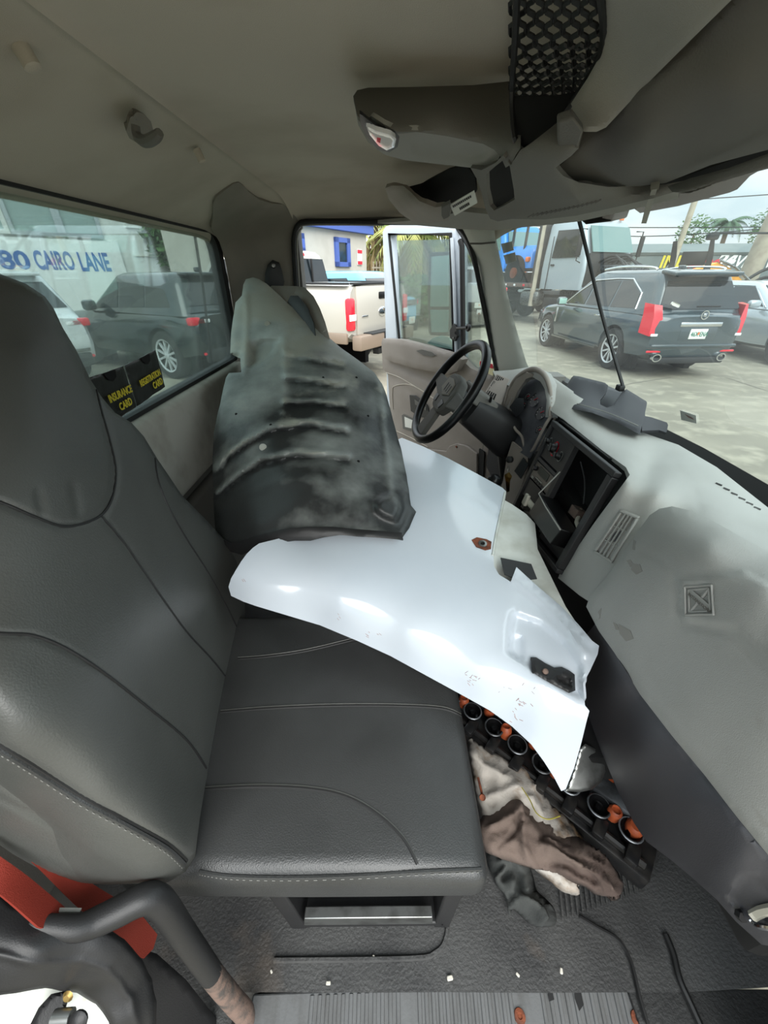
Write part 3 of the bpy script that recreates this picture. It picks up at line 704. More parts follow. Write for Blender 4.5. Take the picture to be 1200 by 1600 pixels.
prism([PX(42,1424,t=.51), PX(125,1425,t=.53), PX(75,1438,t=.52), PX(45,1437,t=.51)], (0,.004,0)).obj('mounting_flange', 'grey_tag', gh)
pm = thing('pillar_moulding', 'black rubbery moulding around the passenger door post, lower left corner', 'trim', (-.42, .1, .5))
mo = [(-60,1370),(0,1394),(20,1412),(50,1424),(100,1442),(170,1452),(195,1468),(222,1500),(238,1530),(244,1565),(244,1640),(180,1640),(172,1600),(150,1568),(120,1552),(70,1545),(0,1556),(-60,1570)]
mm = sheet(mo, [(-60,1370,dict(t=.50)),(50,1424,dict(t=.505)),(170,1452,dict(t=.535)),(238,1530,dict(t=.57)),(244,1640,dict(t=.56)),(180,1640,dict(t=.53)),(120,1552,dict(t=.52)),(0,1556,dict(t=.47)),(-60,1570,dict(t=.46)),(60,1490,dict(t=.48)),(170,1510,dict(t=.525)),(200,1590,dict(t=.535)),(-60,1480,dict(t=.46))], 4, edge=(12,.012), thick=.02, ridges=[([(-60,1488),(0,1492),(60,1508),(130,1503),(170,1518),(205,1560),(222,1640)], 7, .004)], wob=(40,.0012))
smesh('moulding', mm, 'black_plastic', pm)
smesh('painted_post', sheet([(-60,1545),(60,1535),(130,1548),(165,1580),(182,1640),(-60,1640)], [(-60,1545,dict(t=.52)),(60,1535,dict(t=.535)),(165,1580,dict(t=.56)),(182,1640,dict(t=.56)),(-60,1640,dict(t=.5))], 8, thick=.01), 'white_inner', pm)
lt = thing('door_striker', 'black and chrome door latch striker on the white post, bottom left corner', 'latch', PX(85,1590,t=.50))
smesh('latch_plate', sheet([(45,1605),(60,1575),(80,1553),(103,1548),(106,1565),(98,1590),(90,1612),(60,1640),(45,1640)], [(45,1605,dict(t=.50)),(103,1548,dict(t=.515)),(90,1612,dict(t=.50)),(45,1640,dict(t=.49))], 5, edge=(6,.006), thick=.012), 'black_plastic', lt)
tube([PX(84,1590,t=.495), PX(112,1588,t=.495)], .008, 10).obj('striker_bar', 'steel', lt)
lathe([(.010,0),(.012,.004),(.008,.008),(.0,.009)], 14, frame((0,-1,.8), PX(126,1590,t=.495))).obj('striker_end', 'black_plastic', lt)
lathe([(.007,0),(.004,.003),(0,.003)], 10, frame((0,-1,.8), PX(106,1557,t=.505))).obj('screw', 'brass', lt)
# dark rubber boot between moulding and sill
smesh('corner_boot', sheet([(180,1470),(245,1490),(290,1530),(345,1600),(345,1640),(200,1640)], [(180,1470,dict(t=.62)),(245,1490,dict(t=.68)),(290,1530,dict(t=.72)),(345,1600,dict(t=.79)),(345,1640,dict(t=.78)),(200,1640,dict(t=.62))], 8, thick=.01, edge=(6,.01)), 'black_plastic', pm)
# ================================================================ SILL PLATE
sill = thing('sill_plate', 'grey ribbed aluminium step plate along the passenger door sill', 'step plate', (.13, .08, -.02))
zt = -.006
sp = [PX(395,1552,z=zt), PX(600,1543,z=zt), PX(800,1533,z=zt), PX(990,1520,z=zt), PX(1015,1600,z=zt), PX(1030,1680,z=zt), PX(370,1680,z=zt), PX(385,1600,z=zt)]
bevel(prism(sp, (0,0,-.02)).obj('plate', 'sill', sill), .004)
for (u0, u1, n) in ((488,622,12),(655,795,14),(845,970,11)):
    for k in range(n):
        u = u0+(u1-u0)*k/(n-1); top = 1556-(u-490)*.045
        a = PX(u, top, z=zt); b = PX(u+(u-600)*.09, 1680, z=zt)
        tube([a, b], .0046, 8, flat=.8).obj('rib', 'sill', sill)
for u, v in ((812,1588),(995,1591),(452,1640)):
    lathe([(.012,0),(.011,.003),(.005,.004),(.004,.002),(0,.002)], 14, frame((0,0,1), PX(u,v,z=zt))).obj('screw', 'rust', sill)
for pl in ([(896,1540),(906,1545),(912,1570),(905,1580),(898,1560)], [(855,1540),(862,1545),(866,1562),(858,1565)]):
    prism([PX(a, b, z=zt+.0032) for a, b in pl], (0,0,.001)).obj('oil_mark', 'black', sill)
# small litter on the mat edge
for i, (u, v, s) in enumerate([(513,1536,.006),(583,1496,.005),(424,1518,.004),(703,1528,.008),(877,1517,.006),(809,1523,.005),(1072,1527,.004)]):
    o = box(PX(u,v,z=.013), (s*1.6,s,s*.7), s*.2, 1, Matrix.Rotation(i*1.1,4,'Z')).obj('paint_flake', 'pebble'); rebase(o)
    tag(o, ('pale flake at the mat edge just above the left ribs of the sill', 'pale flake on the mat below the bright bar of the seat pedestal', 'tiny pale flake furthest left on the mat beside the grab handle', 'largest pale flake, on the mat edge above the middle ribs', 'pale flake on the mat edge above the dark oil marks', 'pale flake on the mat edge between the middle and right ribs', 'tiny flake beside the black cable at the lower right')[i], 'debris', 'flakes on the floor mat')
# cable on the floor, right of the sill
o = tube([PX(1040,1460,z=.02), PX(1052,1490,z=.02), PX(1062,1530,z=.018), PX(1080,1570,z=.014), PX(1098,1610,z=.01)], .007, 8, 5).obj('floor_cable', 'black'); rebase(o)
tag(o, 'thick black cable lying on the mat at the lower right', 'cable')
o = tube([PX(905,1432,z=.014), PX(935,1450,z=.014), PX(965,1468,z=.014), PX(985,1500,z=.014), PX(1000,1560,z=.012), PX(1012,1600,z=.01)], .004, 6, 5).obj('mat_seam', 'black', floor)
# ================================================================ WHITE BODY PANEL lying across the cab
fender = thing('hood_corner_panel', 'large white painted hood corner panel lying across the cab', 'body panel', (.1, .8, .45))
fo = [(357,917),(361,931),(380,940),(400,947),(450,962),(500,977),(560,1002),(610,1025),(665,1055),(720,1085),(765,1110),(800,1135),(830,1163),(850,1190),(866,1215),(877,1236),(884,1233),(897,1200),(908,1162),(917,1125),(921,1111),(914,1102),(911,1068),(922,1048),(934,1022),(936,1009),(925,1001),(905,977),(880,950),(840,916),(807,886),(798,909),(780,898),(772,885),(771,868),(777,830),(786,790),(791,768),(785,762),(745,740),(700,716),(660,697),(628,684),(590,700),(540,790),(450,838),(405,849),(395,856),(385,866),(377,877),(369,890),(361,904)]
fctrl = [(360,925,dict(x=-.385)),(400,947,dict(z=.60)),(500,977,dict(z=.550)),(610,1025,dict(z=.515)),(720,1085,dict(z=.490)),(800,1135,dict(z=.465)),(880,1235,dict(z=.40)),
    (920,1111,dict(z=.545)),(935,1012,dict(z=.615)),(405,848,dict(z=.70)),(500,895,dict(z=.665)),(650,925,dict(z=.63)),(780,1000,dict(z=.590)),(850,1060,dict(z=.575)),(770,880,dict(z=.635)),(640,840,dict(z=.665)),
    (790,766,dict(z=.66)),(630,686,dict(z=.745)),(700,780,dict(z=.69)),(560,700,dict(z=.745)),(470,835,dict(z=.685)),
    (366,895,dict(z=.668)),(440,915,dict(z=.645)),(530,948,dict(z=.617)),(640,992,dict(z=.587)),(750,1052,dict(z=.557)),(845,1118,dict(z=.522)),(893,1165,dict(z=.482)),(880,955,dict(z=.61)),(806,890,dict(z=.635))]
pocket = [(795,958),(803,951),(850,968),(888,1000),(915,1040),(912,1068),(914,1100),(880,1083),(835,1055),(797,1028),(789,1018),(790,985)]
fm = sheet(fo, fctrl, 6, thick=.005, insets=[(pocket,.022,12),([(797,990),(818,992),(820,1035),(800,1028),(791,1018)],.01,4)],
     ridges=[([(802,903),(850,942),(890,985),(915,1022)],5,.010),([(806,890),(860,938),(925,1004)],4,.010),([(775,868),(783,820),(790,772)],4,-.008),([(700,762),(745,790),(775,812)],5,.003)])
fsk = smesh('panel_skin', fm, 'white_paint', fender, 55)
ft = BVHTree.FromPolygons(*fm.front)
smesh('inner_panel', sheet([(786,780),(800,788),(822,803),(836,818),(840,858),(858,895),(884,948),(905,980),(880,965),(830,930),(780,905),(770,880),(776,830)],
     [(800,788,dict(z=.642)),(836,818,dict(z=.628)),(858,895,dict(z=.60)),(905,980,dict(z=.575)),(780,905,dict(z=.60)),(770,860,dict(z=.622)),(780,800,dict(z=.645))], 7, thick=.005, ridges=[([(795,845),(820,870),(870,930)],3,.004)]), 'white_inner', fender)
tb_ = drape(ft, [(770,868),(776,832),(784,795),(789,770)], .002)
tube(tb_, .0045, 6).obj('flange_bead', 'white_inner', fender)
prism([PX(a, b, z=.628) for a, b in [(782,872),(830,882),(839,905),(812,908),(788,898)]], (0,0,.002)).obj('black_sticker', 'black_plastic', fender)
# rusty bolt hole
hp = drape(ft, [(737,844),(745,840),(760,843),(768,847),(767,858),(758,860),(744,855)], .001, 1)
prism(hp, (0,0,.0015)).obj('rust_patch', 'rust', fender)
hc = drape(ft, [(754,850),(755,851)], .004, 1)[0]; M0 = frame((-.05,-.3,.95), hc)
lathe([(.006,0),(.011,.001),(.012,.003),(.0065,.004),(.006,-.004)], 18, M0, False).obj('washer', 'steel', fender)
lathe([(.0058,.0005),(0,.0006)], 14, M0).obj('bolt_hole', 'void', fender)
# rubber hood latch in the recess
la = [(829,1027),(838,1027),(852,1036),(866,1043),(878,1042),(890,1048),(898,1054),(899,1079),(889,1083),(870,1073),(850,1062),(831,1050)]
lm = sheet(la, [(a, b, dict(t=(ft.ray_cast(CAMV, ray(a, b).normalized())[3] or .85)/ray(a, b).length-.012)) for a, b in la], 4, edge=(4,.006), thick=.016, insets=[([(866,1055),(892,1060),(893,1076),(872,1066)],.010,3)], ridges=[([(862,1062),(880,1052)],3,.006)])
lo_ = smesh('rubber_latch', lm, 'black_plastic', fender)
lathe([(.006,0),(.006,.006),(.003,.008),(0,.008)], 10, frame((0,-.6,.8), drape(bvh(lm), [(851,1049),(852,1050)], .001, 1)[0])).obj('screw', 'rust_grey', lo_)
# scuffs in the paint
rs = random.Random(5)
for (cu_, cv_, ru, rv_, n, wd) in ((733,1057,11,9,12,.0007),(815,1096,10,8,9,.0009),(806,1117,9,9,7,.0008),(575,990,22,7,6,.0007),(528,966,4,8,3,.0006),(382,906,6,2,2,.0006),(800,1080,60,30,6,.0005)):
    for k in range(n):
        a0 = cu_+rs.gauss(0,.5)*ru; b0 = cv_+rs.gauss(0,.5)*rv_; an = rs.choice((-.8,.5,.6,1.1))+rs.uniform(-.3,.3); L0 = rs.uniform(2,7)
        q = drape(ft, [(a0,b0),(a0+L0*math.cos(an), b0+L0*math.sin(an))], .0003, 2)
        if len(q) > 1: tube(q, wd, 4, flat=.4).obj('scratch', 'scratch', fsk)
# ================================================================ BLACK FENDER LINER
lo = [(380,445),(384,436),(395,433),(405,436),(416,443),(435,460),(470,492),(505,520),(530,541),(560,563),(586,583),(597,600),(604,618),(614,655),(626,700),(636,745),(642,790),(650,800),(640,825),(629,841),(600,839),(565,836),(530,833),(505,837),(485,842),(465,841),(440,843),(415,849),(390,858),(370,860),(352,850),(337,828),(334,800),(333,760),(332,710),(334,675),(341,640),(348,612),(353,590),(358,583),(377,582),(376,560),(360,552),(360,532),(364,500),(368,472),(378,462)]
lctrl = [(395,433,dict(y=1.97)),(372,465,dict(y=1.90)),(470,492,dict(y=1.80)),(530,541,dict(y=1.68)),(586,583,dict(y=1.56)),(604,618,dict(y=1.48)),(626,700,dict(y=1.28)),(642,790,dict(y=.99)),(630,841,dict(y=.868)),(565,836,dict(y=.858)),(485,842,dict(y=.850)),(415,849,dict(y=.862)),(370,860,dict(y=.89)),(337,828,dict(y=1.0)),(333,760,dict(y=1.12)),(334,690,dict(y=1.24)),(348,612,dict(y=1.42)),(360,545,dict(y=1.66)),(364,500,dict(y=1.80)),
    (440,520,dict(y=1.68)),(500,570,dict(y=1.50)),(480,620,dict(y=1.36)),(400,600,dict(y=1.44)),(480,680,dict(y=1.18)),(400,690,dict(y=1.16)),(560,660,dict(y=1.26)),(592,640,dict(y=1.38)),(480,750,dict(y=.99)),(400,770,dict(y=1.00)),(560,740,dict(y=1.05)),(480,805,dict(y=.895)),(560,800,dict(y=.905)),(400,820,dict(y=.90)),(608,740,dict(y=1.10)),(605,800,dict(y=.935))]
lmh = sheet(lo, lctrl, 5, thick=.006, edge=(7,.010),
    ridges=[([(449,551),(480,556),(533,567)],4,.020),([(449,559),(480,564),(533,575)],5,-.012),([(447,595),(490,600),(536,608)],5,-.012),([(444,635),(490,633),(538,640)],5,-.012),([(338,743),(360,716),(385,697),(423,677),(485,668),(541,679)],5,-.012),([(338,780),(370,752),(406,727),(464,715),(543,721)],5,-.012),([(447,587),(490,592),(536,600)],4,.022),([(444,627),(490,625),(538,632)],4,.022),([(338,733),(360,706),(385,687),(423,667),(485,658),(541,669)],4.5,.024),([(338,770),(370,742),(406,717),(464,705),(543,711)],4.5,.024),([(345,800),(380,772),(440,752),(500,748)],8,.008),
      ([(446,528),(447,580),(443,645)],5,.010),([(384,462),(386,500),(383,560),(381,582)],4,.012),([(372,470),(440,480),(500,525),(560,570)],14,.008),([(592,590),(600,650),(608,720),(612,772)],6,.012),([(372,853),(400,843),(440,833),(500,829),(560,832),(630,836)],5,.010)],
    insets=[([(388,533),(410,527),(443,527),(428,556),(405,574),(387,577)],.045,10),([(361,548),(377,550),(378,581),(362,580)],.03,5),([(577,786),(588,772),(612,764),(630,766),(634,795),(622,822),(596,812),(580,802)],-.035,14),([(436,610),(450,590),(470,600),(480,640),(450,648)],.006,6)], wob=(14,.0025))
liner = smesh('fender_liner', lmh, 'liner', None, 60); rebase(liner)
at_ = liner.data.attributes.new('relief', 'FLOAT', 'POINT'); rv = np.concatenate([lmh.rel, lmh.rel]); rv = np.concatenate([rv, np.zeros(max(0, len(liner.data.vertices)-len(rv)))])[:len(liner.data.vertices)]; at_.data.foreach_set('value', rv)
tag(liner, 'dusty black plastic wheel arch liner with raised ribs standing on the white panel', 'fender liner')
lip = [(345,842),(360,848),(374,846),(400,837),(440,827),(480,823),(520,823),(560,827),(600,830),(628,832),(630,843),(600,841),(560,838),(530,836),(505,840),(485,845),(460,845),(430,849),(400,858),(378,867),(360,862)]
smesh('bottom_lip', sheet(lip, [(345,842,dict(y=.93)),(378,867,dict(y=.868)),(400,837,dict(y=.868)),(480,823,dict(y=.852)),(480,845,dict(y=.832)),(560,827,dict(y=.862)),(628,832,dict(y=.870)),(630,843,dict(y=.850)),(430,849,dict(y=.838)),(560,838,dict(y=.842))], 5, thick=.006, edge=(4,.004)), 'black_plastic', liner)
lt_ = BVHTree.FromPolygons(*lmh.front)
for (u, v) in ((418,506),(411,699)):
    q = drape(lt_, [(u, v), (u+1, v)], .001, 1)[0]
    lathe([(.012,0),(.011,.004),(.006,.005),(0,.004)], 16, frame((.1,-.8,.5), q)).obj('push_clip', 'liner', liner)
for (u, v) in ((369,647),(423,664),(505,590),(575,650),(557,590),(560,721)):
    q = drape(lt_, [(u, v), (u+1, v)], .0012, 1)[0]
    lathe([(.0045,0),(.004,.001),(0,.001)], 8, frame((.1,-.8,.5), q)).obj('hole', 'void', liner)
# ================================================================ FLOOR CLUTTER: cylinder-head parts and rags in front of the seat
def fpt(s, off, z):                                # along the rocker assembly: s from the seat (0) to the door side end (1)
    a = Vector((.20, .80, 0)); b = Vector((.665, .375, 0)); d = (b-a); nrm = Vector((-d.y, d.x, 0)).normalized()
    p = a+d*s+nrm*off; return Vector((p.x, p.y, z))
eng = thing('rocker_assembly', 'oily black valve gear with orange caps lying on the cab floor', 'engine part', fpt(.5,0,0))
dv = (fpt(1,0,0)-fpt(0,0,0)); ang = math.atan2(dv.y, dv.x); RZ = Matrix.Rotation(ang, 4, 'Z'); Lg = dv.length
box(fpt(.5,.0,.045), (Lg*1.06,.15,.06), .01, 2, RZ).obj('carrier', 'engine_black', eng)
box(fpt(.55,.055,.10), (Lg*.98,.035,.05), .006, 2, RZ).obj('rail', 'engine_alu', eng)
box(fpt(.86,.035,.108), (.13,.05,.05), .006, 2, RZ).obj('end_bracket', 'engine_alu', eng)
tube([fpt(-.02,-.05,.09), fpt(1.0,-.05,.085)], .010, 8).obj('rocker_shaft', 'engine_black', eng)
for k in range(8):
    s = .08+.12*k
    lathe([(.0,.02),(.014,.02),(.016,.045),(.026,.05),(.028,.064),(.024,.066),(.018,.05),(.008,.046),(.007,.06),(0,.061)], 20, Matrix.Translation(fpt(s,-.018,.06))).obj('valve_cup', 'black_gloss', eng)
    lathe([(.024,.002),(.027,0),(.029,.002),(.027,.004),(.024,.003)], 20, Matrix.Translation(fpt(s,-.018,.122)), False).obj('cup_ring', 'engine_alu', eng)
    o = lathe([(.0,0),(.016,0),(.018,.012),(.016,.032),(.011,.038),(.009,.030),(0,.030)], 12, Matrix.Translation(fpt(s+.055,.028 if k % 2 else -.004,.098)) @ Matrix.Rotation(.3*math.sin(k*2.1),4,'X')).obj('orange_cap', 'orange_cap', eng)
    box(fpt(s+.03,-.055,.10), (.03,.05,.022), .006, 2, RZ).obj('rocker_arm', 'engine_black', eng)
for s, of in ((.70,.062),(.78,.062),(.95,.07),(.62,.06)):
    box(fpt(s,of,.125), (.05,.03,.012), .003, 1, RZ).obj('orange_smear', 'orange_cap', eng)
lathe([(.0,0),(.02,0),(.021,.02),(.014,.03),(0,.03)], 12, Matrix.Translation(fpt(.93,-.005,.105))).obj('orange_cap', 'orange_cap', eng)
tube([fpt(1.0,.03,.10), fpt(1.06,.03,.09)], .004, 6).obj('stud', 'steel', eng)
# dark cavity behind it
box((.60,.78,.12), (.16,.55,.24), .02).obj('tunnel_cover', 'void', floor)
# aluminium scoop leaning between panel and dash
scp = sheet([(884,1236),(905,1238),(925,1234),(940,1222),(946,1205),(944,1185),(930,1170),(915,1162),(905,1170),(895,1205)], [(884,1236,dict(z=.18)),(925,1234,dict(z=.18)),(946,1205,dict(z=.20)),(915,1162,dict(z=.26)),(895,1205,dict(z=.21))], 3, edge=(6,.006), thick=.002)
o = smesh('metal_scoop', scp, 'steel'); rebase(o); tag(o, 'bare rounded aluminium scoop poking out below the white panel tip', 'scoop')
def rag(name, pl, base, hgt, m, label, folds, amp=.014, sc=11, step=6):
    X = [(a, b, dict(z=base)) for a, b in pl]
    cx = sum(a for a, b in pl)/len(pl); cy_ = sum(b for a, b in pl)/len(pl)
    b_ = sheet(pl, X, step, edge=(26,hgt), ridges=folds, thick=.006, wob=(sc,amp), smooth=3)
    for p in b_.v:
        q_ = p*1.0; f_ = abs(noise.noise(q_*22)); g_ = abs(noise.noise(q_*46+Vector((3,1,7)))); p.z += .020*(.35-f_)+.010*(.3-g_)
    mnz = min(p.z for p in b_.v)
    if mnz < .012:
        for p in b_.v:
            if p.z < .012: p.z = .012+.2*(.012-p.z)*0
    o = smesh(name, b_, m, None, 180); rebase(o); tag(o, label, 'rag'); return o
rag('white_rag', [(728,1150),(745,1160),(790,1185),(830,1205),(850,1240),(900,1290),(912,1310),(890,1325),(900,1370),(906,1400),(880,1395),(835,1362),(790,1330),(750,1280),(735,1210)], .10, .05, 'rag_white', 'oil-stained white rag lying under the brown cloth', [([(735,1180),(790,1210),(850,1270)],6,.02),([(760,1250),(800,1230),(840,1225)],5,.015),([(740,1210),(770,1260)],5,-.012)], .012)
rag('brown_rag', [(752,1278),(775,1262),(800,1250),(815,1255),(835,1275),(860,1290),(885,1305),(920,1322),(950,1345),(965,1370),(972,1395),(960,1405),(930,1402),(900,1385),(870,1365),(830,1352),(800,1348),(770,1340),(756,1320)], .13, .05, 'rag_brown', 'crumpled brown rag thrown on the pile beside the seat',
    [([(770,1290),(800,1275),(815,1255)],5,.018),([(812,1268),(818,1300),(826,1335)],5,.022),([(826,1275),(850,1300),(850,1330)],5,-.016),([(780,1330),(800,1310),(812,1290)],4,-.014),([(850,1325),(890,1340),(930,1365),(955,1385)],5,.02),([(845,1345),(890,1355),(925,1385)],5,-.016),([(860,1310),(910,1335),(945,1360)],4,.014),([(900,1330),(912,1360),(935,1395)],4,-.014)], .016, 14, 5)
rag('grey_rag', [(762,1330),(785,1322),(812,1328),(828,1350),(834,1375),(838,1395),(855,1408),(866,1425),(866,1450),(845,1455),(825,1440),(805,1425),(795,1432),(785,1405),(768,1385),(760,1355)], .05, .04, 'rag_grey', 'dark grey rag hanging onto the floor mat beside the brown one',
    [([(775,1345),(800,1340),(822,1360),(826,1390)],6,.02),([(780,1375),(800,1362),(812,1378),(805,1400)],5,-.02),([(812,1400),(835,1415),(850,1440)],5,.018),([(770,1330),(790,1350),(770,1375)],4,.014),([(795,1400),(800,1425)],4,-.014)], .016, 14, 5)
o = tube([PX(815,1230,z=.16), PX(828,1250,z=.16), PX(838,1270,z=.165), PX(855,1280,z=.165), PX(875,1275,z=.16)], .0015, 6, 5).obj('wire', 'wire_yellow'); rebase(o); tag(o, 'thin yellow-green wire lying over the white rag', 'wire')
o = join(lathe([(.005,0),(.008,.003),(.007,.006),(.003,.004)], 12, frame((-.3,-.6,.7), PX(754,1245,z=.20))), tube([PX(747,1215,z=.2), PX(753,1240,z=.2)], .003, 6)).obj('hook_bolt', 'rust'); rebase(o); tag(o, 'small rusty eye bolt at the front edge of the passenger seat', 'bolt')
# ================================================================ DASHBOARD
dash = thing('dashboard', 'grey plastic dashboard with gauge cluster, centre stack and glovebox', 'dashboard', (.62, 1.0, .5))
# upper pad and centre face
dp_o = [(836,578),(850,584),(868,596),(905,620),(960,650),(1005,676),(1060,695),(1120,730),(1200,793),(1290,845),(1290,930),(1200,885),(1110,828),(1060,806),(1030,815),(1000,850),(970,895),(940,935),(928,945),(905,930),(872,903),(876,893),(930,815),(984,742),(978,730),(940,703),(880,655),(866,646),(858,640),(852,610)]
dp_c = [(836,578,dict(x=.62)),(905,620,dict(x=.70)),(1005,676,dict(x=.80)),(1120,730,dict(x=.83)),(1200,793,dict(x=.83)),(1290,845,dict(x=.83)),(1290,930,dict(x=.66)),(1200,885,dict(x=.61)),(1110,828,dict(x=.61)),(1045,805,dict(x=.60)),(985,870,dict(x=.515)),(928,945,dict(x=.47)),(872,903,dict(x=.485)),(930,815,dict(x=.52)),(984,742,dict(x=.56)),(940,703,dict(x=.60)),(866,648,dict(x=.625)),(1010,735,dict(x=.66)),(1060,760,dict(x=.66)),(960,675,dict(x=.73)),(900,640,dict(x=.68)),(852,610,dict(x=.62)),(1030,770,dict(x=.585)),(990,790,dict(x=.55))]
dpm = sheet(dp_o, dp_c, 7, thick=.01, edge=(6,.006), ridges=[([(1052,725),(1080,752),(1095,800)],2.5,-.004),([(1100,750),(1150,775),(1200,805),(1280,850)],3,-.004),([(1110,790),(1160,810),(1280,880)],3,.004)])
dpad = smesh('dash_pad', dpm, 'dash_grey', dash, 60); dT = BVHTree.FromPolygons(*dpm.front)
for k in range(6):                                             # defrost slots at far right of the pad
    pl = [(1118+12*k,755+7.5*k),(1128+12*k,759+7.5*k)]
    q = drape(dT, pl, .0015, 1)
    if len(q) > 1: tube(q, .0025, 4).obj('defrost_slot', 'black', dpad)
# glovebox bulge
gb_o = [(916,948),(922,930),(945,905),(980,855),(1015,805),(1030,795),(1050,791),(1075,797),(1110,812),(1200,862),(1300,915),(1300,1440),(1200,1336),(1150,1275),(1100,1210),(1050,1150),(1000,1085),(960,1020),(935,985)]
gb_c = [(916,948,dict(x=.465)),(945,905,dict(x=.478)),(980,855,dict(x=.50)),(1030,797,dict(x=.55)),(1110,815,dict(x=.56)),(1200,865,dict(x=.56)),(1300,918,dict(x=.56)),(1300,1440,dict(x=.50)),(1200,1336,dict(x=.475)),(1100,1210,dict(x=.465)),(1000,1085,dict(x=.46)),(950,1005,dict(x=.46)),(1050,830,dict(x=.515)),(1110,850,dict(x=.51)),(1200,910,dict(x=.505)),(1300,980,dict(x=.50)),(1093,937,dict(x=.478)),(1000,960,dict(x=.462)),(1100,1080,dict(x=.455)),(1200,1150,dict(x=.455)),(1200,1000,dict(x=.475)),(1300,1200,dict(x=.47)),(1020,880,dict(x=.486))]
gbm = sheet(gb_o, gb_c, 7, thick=.012, edge=(16,.012), ridges=[([(1002,860),(1035,875),(1052,893),(1057,930),(1058,965),(1068,975),(1100,980),(1140,990),(1170,1020),(1200,1045),(1290,1110)],5,-.004)],
    insets=[([(1058,905),(1165,890),(1290,960),(1290,1095),(1200,1030),(1150,985),(1066,972)],-.008,7),([(1069,918),(1074,913),(1110,911),(1116,916),(1116,958),(1111,963),(1072,962),(1068,957)],.006,3)])
gbox = smesh('glovebox_lid', gbm, 'dash_grey', dash, 60); gT = BVHTree.FromPolygons(*gbm.front)
for pl in ([(1070,917),(1112,914),(1115,960),(1071,961),(1070,917)], [(1076,922),(1108,919),(1110,955),(1077,956),(1076,922)]):
    tube([p for a, b in zip(pl[:-1], pl[1:]) for p in drape(gT, [a, b], .002, 3)], .0018, 5).obj('emblem_frame', 'dash_grey', gbox)
for pl in ([(1078,924),(1109,954)], [(1107,921),(1079,955)]): tube(drape(gT, pl, .0015, 3), .0022, 5).obj('emblem_stroke', 'dash_grey', gbox)
em = drape(gT, [(1081,921),(1110,946),(1105,954),(1077,930)], .003, 1)
prism(em, (-.001,0,0)).obj('emblem_band', 'dash_grey', gbox)
emq = Quad(em[0], em[1], em[2], em[3])
text('INTERNATIONAL', .0065, basis(em[3]+Vector((-.003,0,.001)), em[2]-em[3], em[0]-em[3]), 'trim_dark', gbox, 'emblem_lettering', .0003)
for pl in ([(979,876),(985,874),(990,882),(985,886)], [(988,880),(1000,882),(1004,893),(994,898),(986,890)], [(958,972),(964,975),(968,985),(962,984)], [(966,975),(985,985),(990,998),(978,1002),(968,990)], [(1015,1105),(1024,1108),(1028,1118),(1020,1120)], [(1035,1140),(1044,1142),(1048,1150),(1040,1151)], [(935,955),(940,950),(938,966),(932,970)], [(990,843),(994,846),(992,860),(988,858)]):
    q = drape(gT, pl, .0006, 1)
    if len(q) > 2: prism(q, (-.0003,0,.0002)).obj('scuff', 'smudge', gbox)
# dark knee bolster below
kb_o = [(905,1005),(930,975),(940,992),(962,1023),(1002,1088),(1052,1153),(1102,1213),(1152,1278),(1202,1339),(1300,1440),(1300,1560),(1215,1480),(1190,1476),(1150,1440),(1120,1406),(1080,1370),(1050,1345),(1010,1315),(990,1285),(965,1235),(940,1175),(920,1120),(908,1060)]
kb_c = [(930,980,dict(x=.49)),(1002,1088,dict(x=.472)),(1102,1213,dict(x=.478)),(1202,1339,dict(x=.49)),(1300,1440,dict(x=.51)),(905,1010,dict(x=.56)),(920,1120,dict(x=.56)),(965,1235,dict(x=.56)),(1010,1315,dict(x=.56)),(1080,1370,dict(x=.545)),(1150,1440,dict(x=.54)),(1215,1480,dict(x=.54)),(1300,1560,dict(x=.55)),(960,1070,dict(x=.468)),(1020,1160,dict(x=.468)),(1090,1250,dict(x=.472)),(1160,1340,dict(x=.482)),(990,1180,dict(x=.492)),(1060,1280,dict(x=.496)),(1120,1360,dict(x=.502))]
kbm = sheet(kb_o, kb_c, 7, thick=.01, edge=(8,.006), insets=[([(1134,1405),(1150,1372),(1166,1362),(1190,1366),(1230,1400),(1230,1460),(1190,1440),(1150,1425)],.02,10)])
kb = smesh('knee_bolster', kbm, 'dash_dark', dash, 60); kT = BVHTree.FromPolygons(*kbm.front)
cn = thing('wiring_plug', 'exposed wiring plug with pale connector at the right edge of the dashboard end', 'connector', PX(1185,1430,x=.49))
q = drape(kT, [(1175,1432),(1190,1424),(1210,1420)], .010, 2); tube(q, .006, 6).obj('connector', 'bone', cn)
q = drape(kT, [(1172,1436),(1185,1448),(1215,1452)], .010, 2); tube(q, .003, 6).obj('chrome_rim', 'chrome', cn)
q = drape(kT, [(1154,1428),(1162,1434)], .004, 2); tube(q, .007, 6).obj('grommet', 'black', cn)
# passenger air vent
vq = Quad(*[drape(dT, [p, (p[0]+1, p[1])], .002, 1)[0] for p in [(972,796),(1000,807),(957,880),(928,862)]])
vf = vq.ring(0,1,0,1,.13,.05,-.004,.006).obj('air_vent', 'dash_grey', dash); bevel(vf, .002)
vq.slab(.1,.9,.04,.96,-.006,-.002).obj('vent_cavity', 'void', vf)
for k in range(3): vq.slab(.13+.74*(k+1)/4-.035, .13+.74*(k+1)/4+.035, .05,.95,-.003,.004).obj('slat', 'dash_grey', vf)
for b in (.34,.67): vq.slab(.12,.88,b-.012,b+.012,-.003,.003).obj('cross_slat', 'dash_grey', vf)
vq.poly([(.4,.42),(.6,.38),(.68,.5),(.6,.62),(.4,.64),(.32,.52)],-.004,.0015).obj('vent_wheel', 'dash_dark', vf)
